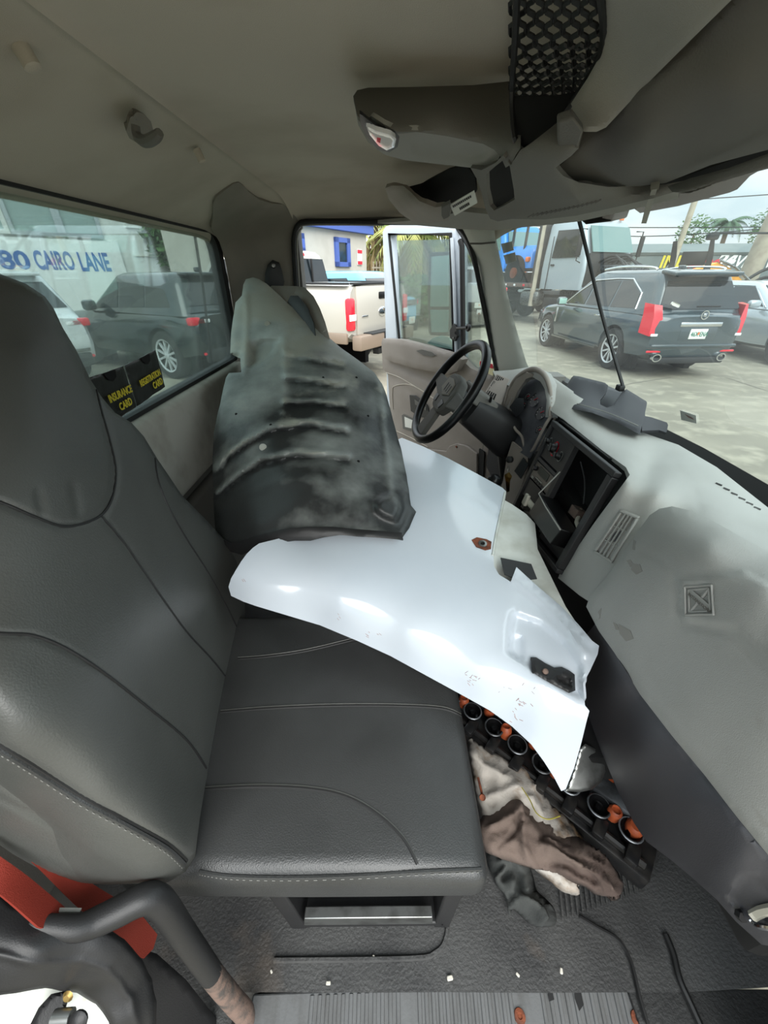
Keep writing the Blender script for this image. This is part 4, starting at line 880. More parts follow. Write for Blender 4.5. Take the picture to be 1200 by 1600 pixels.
# --- centre stack opening and black bezel
st_hole = [(866,652),(984,738),(872,900),(800,805),(828,720)]
S = Quad(PX(866,657,x=.615), PX(966,738,x=.552), PX(872,897,x=.480), PX(797,803,x=.505))
S.slab(-.02,.97,.04,1.0,-.10,-.09).obj('stack_cavity', 'void', dash)
for sl in ((-.03,-.015,-.03,1.03),(1.05,1.06,.06,1.0),(-.03,.80,-.02,-.01),(-.03,1.05,1.02,1.03)): S.slab(*sl,-.09,-.02).obj('cavity_wall', 'void', dash)
bz = bevel(S.ring(0,1,0,1,.05,.05,-.012,.008).obj('stack_bezel', 'black_panel', dash), .003)
S.slab(.44,.50,.05,.66,-.010,.006).obj('bezel_divider', 'black_panel', bz)
S.slab(.05,.44,.05,.33,-.012,.0).obj('climate_panel', 'black_panel', dash)
for i, (a, b, r) in enumerate(((.11,.17,.013),(.235,.19,.021),(.36,.21,.014))):
    M0 = frame(S.n, S.p(a, b, .0), up=(0,0,1))
    kn = lathe([(r,0),(r,.004),(r*.8,.006),(r*.62,.018),(0,.019)], 20, M0).obj('climate_knob', 'black_gloss', dash)
    box((0,0,0), (r*.3,r*1.3,.014), .002, 1, None).xf(frame(S.n, S.p(a,b,.018)) @ Matrix.Rotation(.6,4,'Z')).obj('pointer', 'black', kn)
    lathe([(r*1.18,.0005),(r*1.22,.002),(r*1.05,.0015)], 20, M0, False).obj('dial_ring', 'grey_tag' if i != 1 else 'taillight', kn)
S.slab(.05,.44,.345,.375,-.012,.004).obj('bright_strip', 'tray', dash)
rd = bevel(S.slab(.055,.435,.38,.555,-.012,.004).obj('radio', 'black_gloss', dash), .002)
S.slab(.16,.36,.40,.47,.0,.0055).obj('radio_display', 'display', rd)
S.slab(.17,.30,.505,.515,.0,.0055).obj('preset_strip', 'grey_tag', rd)
for k in range(6): S.slab(.10+.048*k,.135+.048*k,.525,.545,.0,.007).obj('radio_button', 'grey_tag' if k == 0 else 'black_panel', rd)
lathe([(.009,0),(.008,.010),(0,.011)], 14, frame(S.n, S.p(.095,.45,.004))).obj('radio_knob', 'black_plastic', rd)
S.slab(.055,.435,.57,.74,-.012,.001).obj('blank_panel', 'black_panel', dash)
S.slab(.02,.30,.80,.95,-.05,-.04).obj('switch_recess', 'black_plastic', dash)
S.slab(.10,.16,.76,.86,-.03,-.005).obj('switch', 'trim_dark', dash)
# tilted loose screen box in the right opening
sbx = bevel(S.poly([(.50,.55),(.93,.62),(.90,.80),(.47,.77)],-.02,.035).obj('loose_panel', 'black_gloss', dash), .002)
tube([S.p(.50,.30,.01), S.p(.485,.555,.037), S.p(.66,.59,.037), S.p(.93,.625,.037)], .0022, 6).obj('panel_edge', 'grey_tag', sbx)
S.slab(.66,.76,.49,.57,-.06,-.03).obj('connector', 'rust_grey', dash)
tube([S.p(.70,.50,-.05), S.p(.80,.58,-.03), S.p(.88,.62,-.03)], .006, 6).obj('pink_wire', 'bone', dash)
for q in ([(.86,.22),(.93,.40),(.98,.52)], [(.90,.60),(1.03,.62),(1.02,.72),(.98,.80)], [(.55,.15),(.7,.25),(.8,.4)], [(.52,.45),(.48,.55),(.50,.7)]):
    tube([S.p(a,b,-.02) for a, b in q], .002, 6, 4).obj('wire', 'black_gloss', dash)
S.slab(.50,.95,.82,.95,-.035,-.025).obj('lower_tray', 'black_panel', dash)
for a, b, r in ((.615,.855,.012),(.51,.885,.005)):
    k = lathe([(r,0),(r,.006),(r*.75,.007),(r*.72,.002),(0,.002)], 18, frame(S.n, S.p(a,b,-.022))).obj('power_socket', 'steel', dash)
S.slab(.30,.36,.74,.99,-.03,-.01).obj('tray_divider', 'black_panel', dash)
lathe([(.005,0),(.004,.004),(0,.004)], 10, frame(S.n, S.p(1.055,.70,-.02))).obj('screw', 'steel', dash)
# white plug hanging in front of the stack
wp = thing('charger_plug', 'small off-white square plug hanging at the centre stack', 'plug', S.p(.34,.72,.02))
M0 = frame(S.n, S.p(.335,.70,.035)) @ Matrix.Rotation(.2,4,'Z')
bevel(box((0,0,0),(.034,.040,.012)).xf(M0).obj('plug_face', 'bone', wp), .004)
tube([S.p(.335,.70,.03), S.p(.40,.735,.01)], .011, 10).obj('plug_body', 'bone', wp)
# --- gauge cluster with its hood
cl_o = [(783,668),(789,640),(797,612),(808,594),(822,584),(836,580),(848,588),(855,602),(858,625),(856,650),(848,675),(838,698),(826,716),(812,706),(800,692)]
cl_c = [(783,668,dict(y=1.74)),(808,594,dict(y=1.78)),(836,580,dict(y=1.70)),(857,625,dict(y=1.50)),(848,675,dict(y=1.44)),(826,716,dict(y=1.42)),(800,692,dict(y=1.60)),(820,650,dict(y=1.62))]
clm = sheet(cl_o, cl_c, 5, thick=.006)
clf = smesh('gauge_face', clm, 'gauge', dash, 60); cT = BVHTree.FromPolygons(*clm.front)
tube([PX(781,672,y=1.72), PX(787,642,y=1.72), PX(795,612,y=1.72), PX(806,592,y=1.70), PX(821,581,y=1.66), PX(836,577,y=1.60), PX(850,585,y=1.54), PX(858,602,y=1.48), PX(861,625,y=1.44), PX(859,650,y=1.42)], [.006,.007,.009,.010,.011,.011,.010,.009,.007,.006], 10, 4).obj('cluster_hood', 'taupe', clf)
smesh('cluster_surround', sheet([(780,672),(786,640),(794,611),(805,591),(821,579),(838,574),(853,582),(862,599),(866,625),(863,652),(852,652),(854,625),(851,607),(844,596),(832,589),(820,592),(808,604),(798,626),(791,654),(789,672)],
    [(780,672,dict(y=1.71)),(794,611,dict(y=1.72)),(821,579,dict(y=1.66)),(853,582,dict(y=1.53)),(866,625,dict(y=1.43)),(863,652,dict(y=1.41)),(854,625,dict(y=1.44)),(844,596,dict(y=1.53)),(820,592,dict(y=1.64)),(798,626,dict(y=1.68)),(789,672,dict(y=1.68))], 4, back=(.03,.02,-.01), edge=(4,.006)), 'dash_grey', clf)
hd = sheet([(787,655),(795,612),(806,592),(822,582),(840,586),(822,592),(808,612),(797,640),(792,668)], [(787,655,dict(y=1.70)),(795,612,dict(y=1.70)),(822,582,dict(y=1.62)),(840,586,dict(y=1.58)),(808,612,dict(y=1.66)),(792,668,dict(y=1.68))], 5, thick=.006)
smesh('hood_lip', hd, 'taupe', clf)
tube([PX(783,668,y=1.66), PX(797,660,y=1.62), PX(806,672,y=1.58), PX(815,682,y=1.55), PX(820,700,y=1.50), PX(828,706,y=1.46), PX(834,700,y=1.42), PX(850,668,y=1.42), PX(862,648,y=1.42)], .006, 8, 4).obj('cluster_trim', 'taupe', clf)
for (u, v, r) in ((836,625,.030),(846,645,.030),(817,632,.022),(825,620,.016),(808,628,.018),(808,640,.018),(843,672,.018)):
    h = drape(cT, [(u, v), (u+1, v)], .003, 1)
    M0 = frame((-.8,-.25,.45), h[0])
    gd = lathe([(r,0),(r,.003),(r*.9,.003),(r*.88,.001),(0,.001)], 22, M0).obj('gauge', 'gauge_dark', clf)
    box((r*.25,0,.003),(r*.7,.0025,.002)).xf(M0 @ Matrix.Rotation(.7,4,'Z')).obj('needle', 'red_ink', gd)
    for k in range(9):
        an = R(-40+260*k/8); box((r*.72*math.cos(an), r*.72*math.sin(an), .002),(r*.14,.0016,.001),0,1).xf(M0).obj('tick', 'white_mark', gd)
smesh('warning_panel', sheet([(796,636),(806,622),(818,622),(818,640),(806,652)], [(796,636,dict(y=1.62)),(818,622,dict(y=1.58)),(818,640,dict(y=1.56)),(806,652,dict(y=1.59))], 5, thick=.003), 'gauge_dark', clf)
# face between cluster and stack, column side
smesh('column_surround', sheet([(800,690),(815,702),(828,720),(846,690),(866,652),(828,722),(800,800),(790,815),(775,790),(786,750),(792,715)], [(800,690,dict(y=1.56)),(828,720,dict(y=1.44)),(866,652,dict(y=1.40)),(800,800,dict(y=1.36)),(775,790,dict(y=1.52)),(792,715,dict(y=1.56))], 5, thick=.01), 'taupe', dash)
Cq = Quad(PX(818,715,y=1.46), PX(826,726,y=1.43), PX(814,748,y=1.42), PX(804,736,y=1.46)); Cq.slab(0,1,0,1,-.002,.003).obj('column_switch', 'black_plastic', dash)
# far-left vent column by the door
V = Quad(PX(776,583,y=1.92), PX(797,592,y=1.82), PX(778,642,y=1.70), PX(757,612,y=1.84))
vt = bevel(V.slab(0,1,0,1,-.05,.0).obj('side_vent_panel', 'taupe', dash), .006)
for (b0, b1) in ((.08,.28),(.36,.62),(.68,.95)):
    V.slab(.12,.62,b0,b1,-.001,.0015).obj('vent_opening', 'void', vt)
    for k in range(4): V.slab(.17+.115*k,.20+.115*k,b0+.02,b1-.02,.0,.003).obj('slat', 'taupe', vt)
smesh('far_top', sheet([(770,580),(800,578),(836,572),(868,592),(905,618),(860,640),(852,600),(836,582),(810,590),(797,604),(776,592)], [(770,580,dict(y=1.97)),(836,572,dict(y=1.85)),(905,618,dict(x=.72)),(860,640,dict(y=1.42)),(836,582,dict(y=1.68)),(797,604,dict(y=1.76)),(776,592,dict(y=1.92))], 6, thick=.01), 'dash_grey', dash)
# dark space under the dash
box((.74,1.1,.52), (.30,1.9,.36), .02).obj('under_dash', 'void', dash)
# ================================================================ STEERING WHEEL
Cw = Vector((.270,1.65,.872)); a_ = R(56); b_ = R(7)
nw = Vector((-math.sin(a_)*math.cos(b_), -math.sin(a_)*math.sin(b_), math.cos(a_)))
sw = thing('steering_wheel', 'black steering wheel with grey hub on its column', 'steering wheel', Cw)
Mw = frame(nw, Cw, up=(0,-1,0))          # local x points up the wheel, y across it
ring = [Mw @ Vector((.222*math.cos(2*PI*k/48), .222*math.sin(2*PI*k/48), 0)) for k in range(48)]
tube(ring, .0185, 12, closed=True).obj('rim', 'black_gloss', sw, angle=180)
def wl_(pl, z0, z1, nm, m, par=sw, bv=.006):
    q = [Mw @ Vector((a, b, z0)) for a, b in pl]
    return bevel(prism(q, (nw*(z1-z0))).obj(nm, m, par), bv, 3)
e1 = Mw.to_3x3() @ Vector((1,0,0))
sg = 1 if e1.z > 0 else -1
e2 = (Mw.to_3x3() @ Vector((0,1,0))); sy = 1 if e2.y > 0 else -1
def WP(up, acr, z=0): return (sg*up, sy*acr)
hub = wl_([WP(.075,-.06),WP(.085,0),WP(.075,.06),WP(.03,.095),WP(-.04,.085),WP(-.085,.05),WP(-.09,0),WP(-.085,-.05),WP(-.04,-.085),WP(.03,-.095)], -.035, .012, 'hub', 'trim_dark', sw, .012)
wl_([WP(.05,-.05),WP(.06,0),WP(.05,.05),WP(.0,.06),WP(-.02,.0),WP(.0,-.06)], .012, .018, 'horn_pad', 'trim_pillar', hub, .004)
for k, s in enumerate((-1, 1)):
    wl_([WP(.035,s*.08),WP(.03,s*.215),WP(-.01,s*.218),WP(-.045,s*.07)], -.016, .006, 'spoke', 'trim_dark', sw, .006)
    wl_([WP(-.03,s*.03),WP(-.035,s*.07),WP(-.065,s*.055),WP(-.06,s*.025)], .012, .016, 'button_cluster', 'black_plastic', hub, .002)
wl_([WP(-.07,-.035),WP(-.07,.035),WP(-.215,.05),WP(-.215,-.05)], -.02, .002, 'spoke', 'trim_dark', sw, .006)
for s in (-.04,-.015,.01): wl_([WP(.035,s),WP(.035,s+.006),WP(.0,s+.004),WP(.0,s-.002)], .018, .0195, 'hub_groove', 'black', hub, .0005)
# column shroud
ax = -nw
sh = []
for d, (rx, rz) in ((.03,(.055,.05)),(.10,(.06,.055)),(.11,(.085,.07)),(.24,(.095,.085)),(.36,(.10,.10)),(.38,(.09,.09))):
    c = Cw+ax*d; ring_ = []
    for k in range(20):
        an = 2*PI*k/20; cx, sx = math.cos(an), math.sin(an)
        ex = abs(cx)**.6*(1 if cx > 0 else -1); ez = abs(sx)**.6*(1 if sx > 0 else -1)
        ring_.append(c+e2*ex*rx+e1*sg*ez*rz)
    sh.append(ring_)
loft(sh).obj('column_shroud', 'black_plastic', sw)
wl_([WP(.03,-.08),WP(.035,.08),WP(.085,.06),WP(.085,-.06)], -.20, -.06, 'shroud_cap', 'trim_dark', sw, .01)
tube([Cw+ax*.14+e2*sy*.08+e1*sg*.05, Cw+ax*.13+e2*sy*.20+e1*sg*.07], .008, 8).obj('stalk', 'black', sw)
tube([Cw+ax*.16-e2*sy*.05+e1*sg*.07, Cw+ax*.12-e2*sy*.10+e1*sg*.10], .006, 8).obj('hazard_lever', 'black', sw)
# lower column down to the floor
tube([Cw+ax*.36-e1*sg*.03, Vector((.62,1.66,.35)), Vector((.72,1.66,.08))], .03, 10).obj('lower_column', 'black', sw)
# gear lever ball and keys
gl_ = thing('gear_lever', 'black ball-topped gear lever behind the white panel edge', 'gear lever', PX(772,800,y=1.38))
p0 = PX(772,752,y=1.36)
lathe([(0,-.034),(.016,-.03),(.026,-.018),(.030,0),(.026,.016),(.014,.026),(0,.029)], 20, Matrix.Translation(p0)).obj('knob', 'black_gloss', gl_)
tube([p0, p0+Vector((.04,.05,-.35)), p0+Vector((.06,.06,-.62))], .009, 8).obj('lever', 'black', gl_)
ks = thing('key_bunch', 'brass ignition key hanging on a ring below the steering column', 'key', PX(794,748,y=1.42))
kp = PX(795,728,y=1.44)
lathe([(.014,0),(.014,.014),(.006,.018),(0,.018)], 14, frame((-.7,-.5,.2), PX(798,718,y=1.46))).obj('ignition_barrel', 'black', ks)
tube([kp+Vector((.0,.012*math.cos(t*.7),-.012+.012*math.sin(t*.7))) for t in range(9)], .0015, 5, closed=True).obj('ring', 'steel', ks)
bevel(prism([PX(788,742,y=1.42), PX(795,738,y=1.42), PX(799,744,y=1.42), PX(796,752,y=1.42), PX(795,768,y=1.42), PX(791,769,y=1.42), PX(790,753,y=1.42)], (.003,.0,.0)).obj('key', 'brass', ks), .0006)
# black loose tray on top of the dash
tr = thing('dash_tray', 'loose black plastic cup holder tray lying on top of the dash', 'tray', PX(940,660,x=.74))
t_o = [(869,627),(877,615),(893,590),(896,587),(905,588),(945,598),(950,602),(946,615),(938,625),(938,632),(948,637),(957,634),(968,618),(973,611),(979,608),(1010,627),(1011,630),(1008,645),(1008,650),(1003,665),(1000,679),(965,660),(925,645),(890,638),(870,630)]
t_c = [(869,628,dict(x=.665)),(896,588,dict(x=.74)),(945,598,dict(x=.80)),(1010,627,dict(x=.86)),(1003,670,dict(x=.765)),(1000,679,dict(x=.75)),(925,645,dict(x=.69)),(940,628,dict(x=.76)),(970,645,dict(x=.755)),(979,608,dict(x=.84))]
tm = sheet(t_o, t_c, 4, back=(.03,.05,-.016), edge=(3,.003), ridges=[([(869,622),(900,634),(950,648),(1003,671)],2.5,.006)])
smesh('tray_body', tm, 'tray', tr)
smesh('cup_recess', sheet([(938,634),(938,622),(950,603),(972,612),(958,635),(948,639)], [(938,634,dict(x=.785)),(950,603,dict(x=.88)),(972,612,dict(x=.88)),(958,635,dict(x=.80))], 4, thick=.004), 'tray', tr)
tube(drape(bvh(tm), [(871,620),(900,630),(950,645),(1003,668)], .001), .0016, 5).obj('edge_bead', 'grey_tag', tr)
smesh('broken_end', sheet([(1003,665),(1008,650),(1018,652),(1042,660),(1044,664),(1041,676),(1030,672),(1003,673)], [(1003,665,dict(x=.78)),(1018,652,dict(x=.83)),(1044,664,dict(x=.85)),(1030,672,dict(x=.82))], 4, thick=.008), 'tray', tr)
# upright rod against the windshield
o = tube([PX(905,345,x=.58), PX(915,385,x=.62), PX(940,490,x=.73), PX(962,565,x=.80), PX(974,606,x=.835)], .0055, 8, 4).obj('windshield_rod', 'black_plastic'); rebase(o)
tag(o, 'thin dark rod standing behind the dash tray against the windshield', 'rod')
box(PX(969,606,x=.83), (.02,.03,.02), .004).obj('foot', 'black', o)
# ================================================================ OVERHEAD CONSOLE
oc = thing('overhead_console', 'grey moulded overhead console with dome lamp and net pockets', 'console', (.2, .9, 1.45))
c1 = sheet([(552,150),(558,141),(575,137),(640,136),(740,133),(805,126),(815,180),(813,232),(806,242),(800,256),(790,262),(783,246),(772,234),(755,225),(700,213),(650,206),(622,206),(600,196),(580,182),(568,192),(558,180)],
    [(552,160,dict(z=1.545)),(558,141,dict(z=1.578)),(640,136,dict(z=1.580)),(805,126,dict(z=1.578)),(813,232,dict(z=1.455)),(790,262,dict(z=1.45)),(755,225,dict(z=1.485)),(650,206,dict(z=1.50)),(580,182,dict(z=1.52)),(690,175,dict(z=1.525)),(600,165,dict(z=1.54)),(790,180,dict(z=1.52))], 6, thick=.006, edge=(5,.004))
smesh('side_wall', c1, 'console', oc)
c2 = sheet([(556,176),(568,190),(580,181),(600,194),(622,204),(650,203),(700,210),(757,222),(783,240),(775,256),(748,268),(735,262),(680,256),(630,250),(600,241),(575,222),(560,196)],
    [(560,180,dict(z=1.53)),(600,194,dict(z=1.507)),(650,203,dict(z=1.502)),(757,222,dict(z=1.487)),(783,240,dict(z=1.47)),(748,268,dict(z=1.475)),(680,256,dict(z=1.50)),(600,241,dict(z=1.51)),(570,215,dict(z=1.52))], 6, thick=.006, edge=(5,.003),
    insets=[([(638,222),(645,211),(700,216),(770,228),(760,250),(735,258),(690,252),(640,246)],.03,14)])
smesh('underside', c2, 'console_light', oc); c2T = BVHTree.FromPolygons(*c2.front)
lp = [(567,192),(573,194),(590,203),(612,209),(620,212),(622,222),(617,233),(605,236),(592,230),(576,210)]
smesh('lamp_bezel', sheet([(562,178),(566,180),(592,200),(618,206),(624,214),(621,230),(608,238),(590,234),(572,212),(563,194)], [(a, b, dict(z=1.502)) for a, b in [(562,178),(618,206),(621,230),(590,234),(572,212)]], 4, thick=.004, edge=(4,.004)), 'black_plastic', oc)
ln = smesh('lamp_lens', sheet([(572,197),(590,205),(612,211),(619,217),(616,230),(604,235),(592,228),(578,211)], [(572,197,dict(z=1.497)),(612,211,dict(z=1.492)),(616,230,dict(z=1.490)),(592,228,dict(z=1.494))], 3, thick=.006, edge=(6,.005)), 'lamp_lens', oc)
prism([PX(589,216,z=1.483), PX(595,217,z=1.483), PX(594,224,z=1.483), PX(589,221,z=1.483)], (0,0,.001)).obj('lamp_logo', 'red_ink', ln)
# header body with the dark cubby opening
c3 = sheet([(735,262),(752,266),(775,254),(786,242),(798,258),(812,236),(832,222),(860,200),(880,184),(896,186),(912,205),(904,232),(893,243),(868,262),(880,275),(905,285),(950,292),(1000,291),(1040,288),(1100,276),(1080,292),(1020,310),(960,324),(900,337),(850,343),(800,342),(778,346),(766,342),(758,325),(752,300),(745,280)],
    [(735,262,dict(z=1.478)),(786,242,dict(z=1.458)),(812,236,dict(z=1.452)),(880,184,dict(z=1.478)),(904,232,dict(z=1.435)),(868,262,dict(z=1.425)),(905,285,dict(z=1.42)),(1000,291,dict(z=1.425)),(1100,276,dict(z=1.432)),(1020,310,dict(z=1.405)),(960,324,dict(z=1.398)),(900,337,dict(z=1.395)),(850,343,dict(z=1.395)),(800,342,dict(z=1.398)),(778,346,dict(z=1.40)),(752,300,dict(z=1.45)),(815,300,dict(z=1.425)),(900,312,dict(z=1.402))], 6, thick=.008, edge=(5,.004),
    ridges=[([(780,338),(850,333),(900,325),(960,312),(1020,298)],4,.004)], hole=[(760,272),(775,259),(792,246),(797,262),(803,298),(804,312),(790,320),(772,329),(766,322),(761,300)])
smesh('header_body', c3, 'console', oc)
smesh('cubby', sheet([(752,262),(780,240),(800,240),(815,320),(770,340),(756,310)], [(752,262,dict(z=1.50)),(800,240,dict(z=1.52)),(815,320,dict(z=1.47)),(770,340,dict(z=1.45))], 8, thick=.02), 'void', oc)
for k in range(16):                                                       # speaker slots on the chin of the header
    u = 825+7*k; v = 337-1.2*k-.02*k*k
    q = drape(BVHTree.FromPolygons(*c3.front), [(u, v+2), (u+9, v-3)], .0008, 1)
    if len(q) > 1: tube(q, .0014, 4).obj('slot', 'trim_dark', oc)
# driver side cubby
smesh('far_cubby', sheet([(622,296),(660,286),(700,266),(728,258),(742,275),(744,300),(720,318),(690,326),(660,322),(640,312)], [(622,296,dict(z=1.535)),(660,286,dict(z=1.54)),(728,258,dict(z=1.525)),(744,300,dict(z=1.49)),(690,326,dict(z=1.48)),(640,312,dict(z=1.50))], 6, thick=.006), 'void', oc)
smesh('far_cubby_rim', sheet([(602,294),(612,290),(630,290),(642,300),(655,314),(680,324),(700,321),(706,328),(700,345),(670,349),(645,347),(625,333),(608,312)], [(602,294,dict(z=1.53)),(630,290,dict(z=1.525)),(655,314,dict(z=1.475)),(700,321,dict(z=1.455)),(700,345,dict(z=1.435)),(645,347,dict(z=1.455)),(608,312,dict(z=1.515))], 5, thick=.012, edge=(7,.012)), 'taupe', oc)
bevel(prism([PX(690,325,z=1.452), PX(704,318,z=1.452), PX(703,338,z=1.44), PX(694,345,z=1.438), PX(690,338,z=1.44)], (0,.01,.01)).obj('rim_clip', 'trim_dark', oc), .002)
L_ = Quad(PX(703,319,z=1.458), PX(741,297,z=1.465), PX(746,316,z=1.448), PX(711,336,z=1.440))
lb = L_.slab(0,1,0,1,.0,.002).obj('notice_label', 'label_white', oc)
for k in range(11):
    L_.slab(.10+.072*k,.15+.072*k,.16,.34,.002,.0026).obj('print_mark', 'ink', lb)
    if 3 <= k <= 8: L_.slab(.10+.072*k,.155+.072*k,.58,.80,.002,.0026).obj('print_mark', 'ink', lb)
smesh('windshield_header', sheet([(590,349),(640,345),(690,338),(720,330),(765,335),(800,340),(850,340),(905,333),(960,322),(1060,297),(1060,310),(960,334),(905,346),(850,352),(800,357),(772,360),(720,358),(650,352)], [(590,349,dict(z=1.49)),(690,338,dict(z=1.47)),(765,335,dict(z=1.445)),(850,340,dict(z=1.430)),(905,333,dict(z=1.425)),(1060,297,dict(z=1.44)),(1060,310,dict(z=1.43)),(905,346,dict(z=1.42)),(800,357,dict(z=1.435)),(720,358,dict(z=1.46))], 6, thick=.012, edge=(4,.004)), 'console_light', oc)
# passenger net pocket
net_o = [(808,-30),(935,-30),(942,45),(934,90),(905,138),(868,192),(845,220),(832,224),(815,226),(806,216),(801,140),(806,60)]
zc = [(808,-30,dict(z=1.545)),(935,-30,dict(z=1.535)),(942,45,dict(z=1.53)),(905,138,dict(z=1.51)),(845,222,dict(z=1.462)),(806,216,dict(z=1.475)),(801,140,dict(z=1.53))]
smesh('pocket_back', sheet([(800,-60),(950,-60),(950,50),(910,150),(850,230),(800,230),(795,140)], [(a, b, dict(z=z)) for a, b, z in ((800,-60,1.584),(950,-60,1.580),(950,50,1.572),(850,230,1.505),(800,230,1.515),(795,140,1.575))], 10, thick=.01), 'headliner', oc)
hexes = MB(); nb = sheet([(870+(a-870)*1.25, 100+(b-100)*1.15) for a, b in net_o], zc, 10, thick=.002); nT = BVHTree.FromPolygons(*nb.front)
NP = np.array(net_o, float)
rows = []; v = -40.0; r = 0; hh = 24.0
while v < 236:
    s = 1.0 if v < 60 else max(.42, 1-(v-60)/190.0)
    rows.append((v, 28*s, r)); v += hh*.72*s; r += 1
for (v, wd, r) in rows:
    u = 795+(wd/2 if r % 2 else 0)
    while u < 950:
        hx = []
        for k in range(6):
            an = R(60*k+30); pu, pv = u+wd*.5*math.cos(an), v+wd*.48*math.sin(an)
            hx.append((pu, pv))
        cen = np.array([(u, v)])
        if (inside(cen, net_o)[0] or seg_dist(cen, net_o, True)[0] < wd*.35) and (v < 150):
            q = [drape(nT, [p, (p[0]+.5, p[1])], 0, 1) for p in hx]
            if all(len(k) for k in q): hexes.add([k[0] for k in q], [tuple(range(6))])
        u += wd
hb_ = MB()
for f in hexes.f:
    P_ = [hexes.v[i] for i in f]; hb_ = join(hb_, tube(P_, .0024, 4, closed=True))
hb_.obj('net', 'black', oc)
smesh('net_hem', sheet([(800,150),(860,150),(900,143),(868,192),(845,220),(832,224),(815,226),(806,216)], [(800,150,dict(z=1.52)),(900,143,dict(z=1.506)),(845,220,dict(z=1.460)),(806,216,dict(z=1.473))], 6, thick=.004, wob=(60,.001)), 'void', oc)
tube([PX(a, b, z=z) for a, b, z in ((808,-30,1.543),(805,60,1.538),(800,140,1.525),(804,215,1.472),(818,226,1.466),(845,222,1.458),(870,192,1.478),(908,138,1.506),(936,90,1.518),(943,45,1.525),(936,-30,1.532))], .004, 6, 4).obj('net_border', 'black', oc)
# light beam over the visor and its clip
smesh('header_beam', sheet([(938,-40),(1180,-40),(1143,0),(1080,62),(1000,142),(947,199),(932,206),(912,206),(900,182),(892,162),(918,122),(936,90),(944,40)], [(938,-40,dict(z=1.535)),(1180,-40,dict(z=1.50)),(1080,62,dict(z=1.488)),(947,199,dict(z=1.458)),(912,206,dict(z=1.455)),(892,162,dict(z=1.488)),(936,90,dict(z=1.515)),(990,60,dict(z=1.512))], 7, thick=.012, edge=(6,.005)), 'console_light', oc)
bevel(prism([PX(872,192,z=1.455), PX(896,184,z=1.455), PX(912,206,z=1.445), PX(903,234,z=1.435), PX(894,242,z=1.432), PX(872,238,z=1.437)], (0,.012,.012)).obj('visor_clip', 'trim_dark', oc), .003)
sv = thing('sun_visor', 'large grey fabric sun visor folded up on the passenger side', 'sun visor', PX(1050,200,z=1.46))
smesh('visor_panel', sheet([(866,268),(912,222),(948,198),(1000,146),(1082,64),(1180,-40),(1320,-40),(1320,205),(1200,234),(1110,258),(1040,286),(1000,291),(950,291),(900,284),(875,276)], [(866,268,dict(z=1.435)),(948,198,dict(z=1.468)),(1082,64,dict(z=1.50)),(1180,-40,dict(z=1.515)),(1320,-40,dict(z=1.50)),(1320,205,dict(z=1.435)),(1200,234,dict(z=1.430)),(1040,286,dict(z=1.425)),(950,291,dict(z=1.425)),(1150,150,dict(z=1.452)),(1000,230,dict(z=1.436))], 8, back=(.0,.004,.014), edge=(8,.005)), 'trim_dark', sv)
zt_ = thing('zip_tie', 'pale plastic strap end hanging from the edge of the sun visor', 'strap', PX(1015,300,z=1.41))
prism([PX(1018,290,z=1.420), PX(1031,287,z=1.420), PX(1029,296,z=1.412), PX(1017,298,z=1.412)], (0,.004,.004)).obj('strap_head', 'bone', zt_)
prism([PX(1018,297,z=1.412), PX(1027,295,z=1.412), PX(1010,349,x=.56), PX(1002,349,x=.557), PX(1008,325,x=.52)], (.001,.002,0)).obj('strap_tail', 'bone', zt_)
vr = smesh('visor_roll', sheet([(1043,291),(1080,278),(1140,262),(1200,240),(1300,205),(1300,232),(1200,262),(1120,286),(1070,300),(1050,300)], [(1043,291,dict(z=1.410)),(1140,262,dict(z=1.408)),(1300,205,dict(z=1.410)),(1300,232,dict(z=1.400)),(1120,286,dict(z=1.396)),(1050,300,dict(z=1.398))], 3, thick=.010, edge=(8,.005)), 'console', oc)
ev = thing('outside_visor', 'dark brown sun shade mounted outside above the windshield', 'sun shade', PX(1100,295,x=.74))
smesh('shade_panel', sheet([(984,321),(1000,333),(1060,322),(1140,301),(1152,296),(1170,276),(1184,268),(1300,238),(1300,210),(1150,262),(1060,300)], [(984,321,dict(x=.72)),(1000,333,dict(x=.74)),(1140,301,dict(x=.76)),(1184,268,dict(x=.70)),(1300,238,dict(x=.74)),(1300,210,dict(x=.70)),(1150,262,dict(x=.70)),(1060,300,dict(x=.70))], 6, thick=.01), 'brown_visor', ev)
o = bevel(prism([PX(902,340,x=.60), PX(962,328,x=.63), PX(956,346,x=.63), PX(914,351,x=.60)], (.05,.02,.01)).obj('camera_housing', 'black_plastic'), .004); rebase(o)
tag(o, 'small black box fixed at the top of the windshield above the rod', 'camera housing')
# coat hook on the rear header
hk = thing('coat_hook', 'small dark plastic coat hook on the rear header', 'hook', PX(222,205,z=1.53))
smesh('base_plate', sheet([(197,205),(204,183),(214,175),(225,178),(236,190),(240,205),(232,222),(215,224),(202,216)], [(a, b, dict(z=z)) for a, b, z in ((197,205,1.518),(214,175,1.538),(236,190,1.537),(232,222,1.518),(215,224,1.515))], 4, edge=(5,.006), thick=.012), 'trim_pillar', hk)
P_ = [PX(212,196,z=1.515), PX(215,214,z=1.500), PX(228,221,z=1.49), PX(243,214,z=1.487), PX(250,207,z=1.49)]
tube(P_, [.007,.008,.009,.008,.006], 8, 4).obj('hook_arm', 'trim_dark', hk)
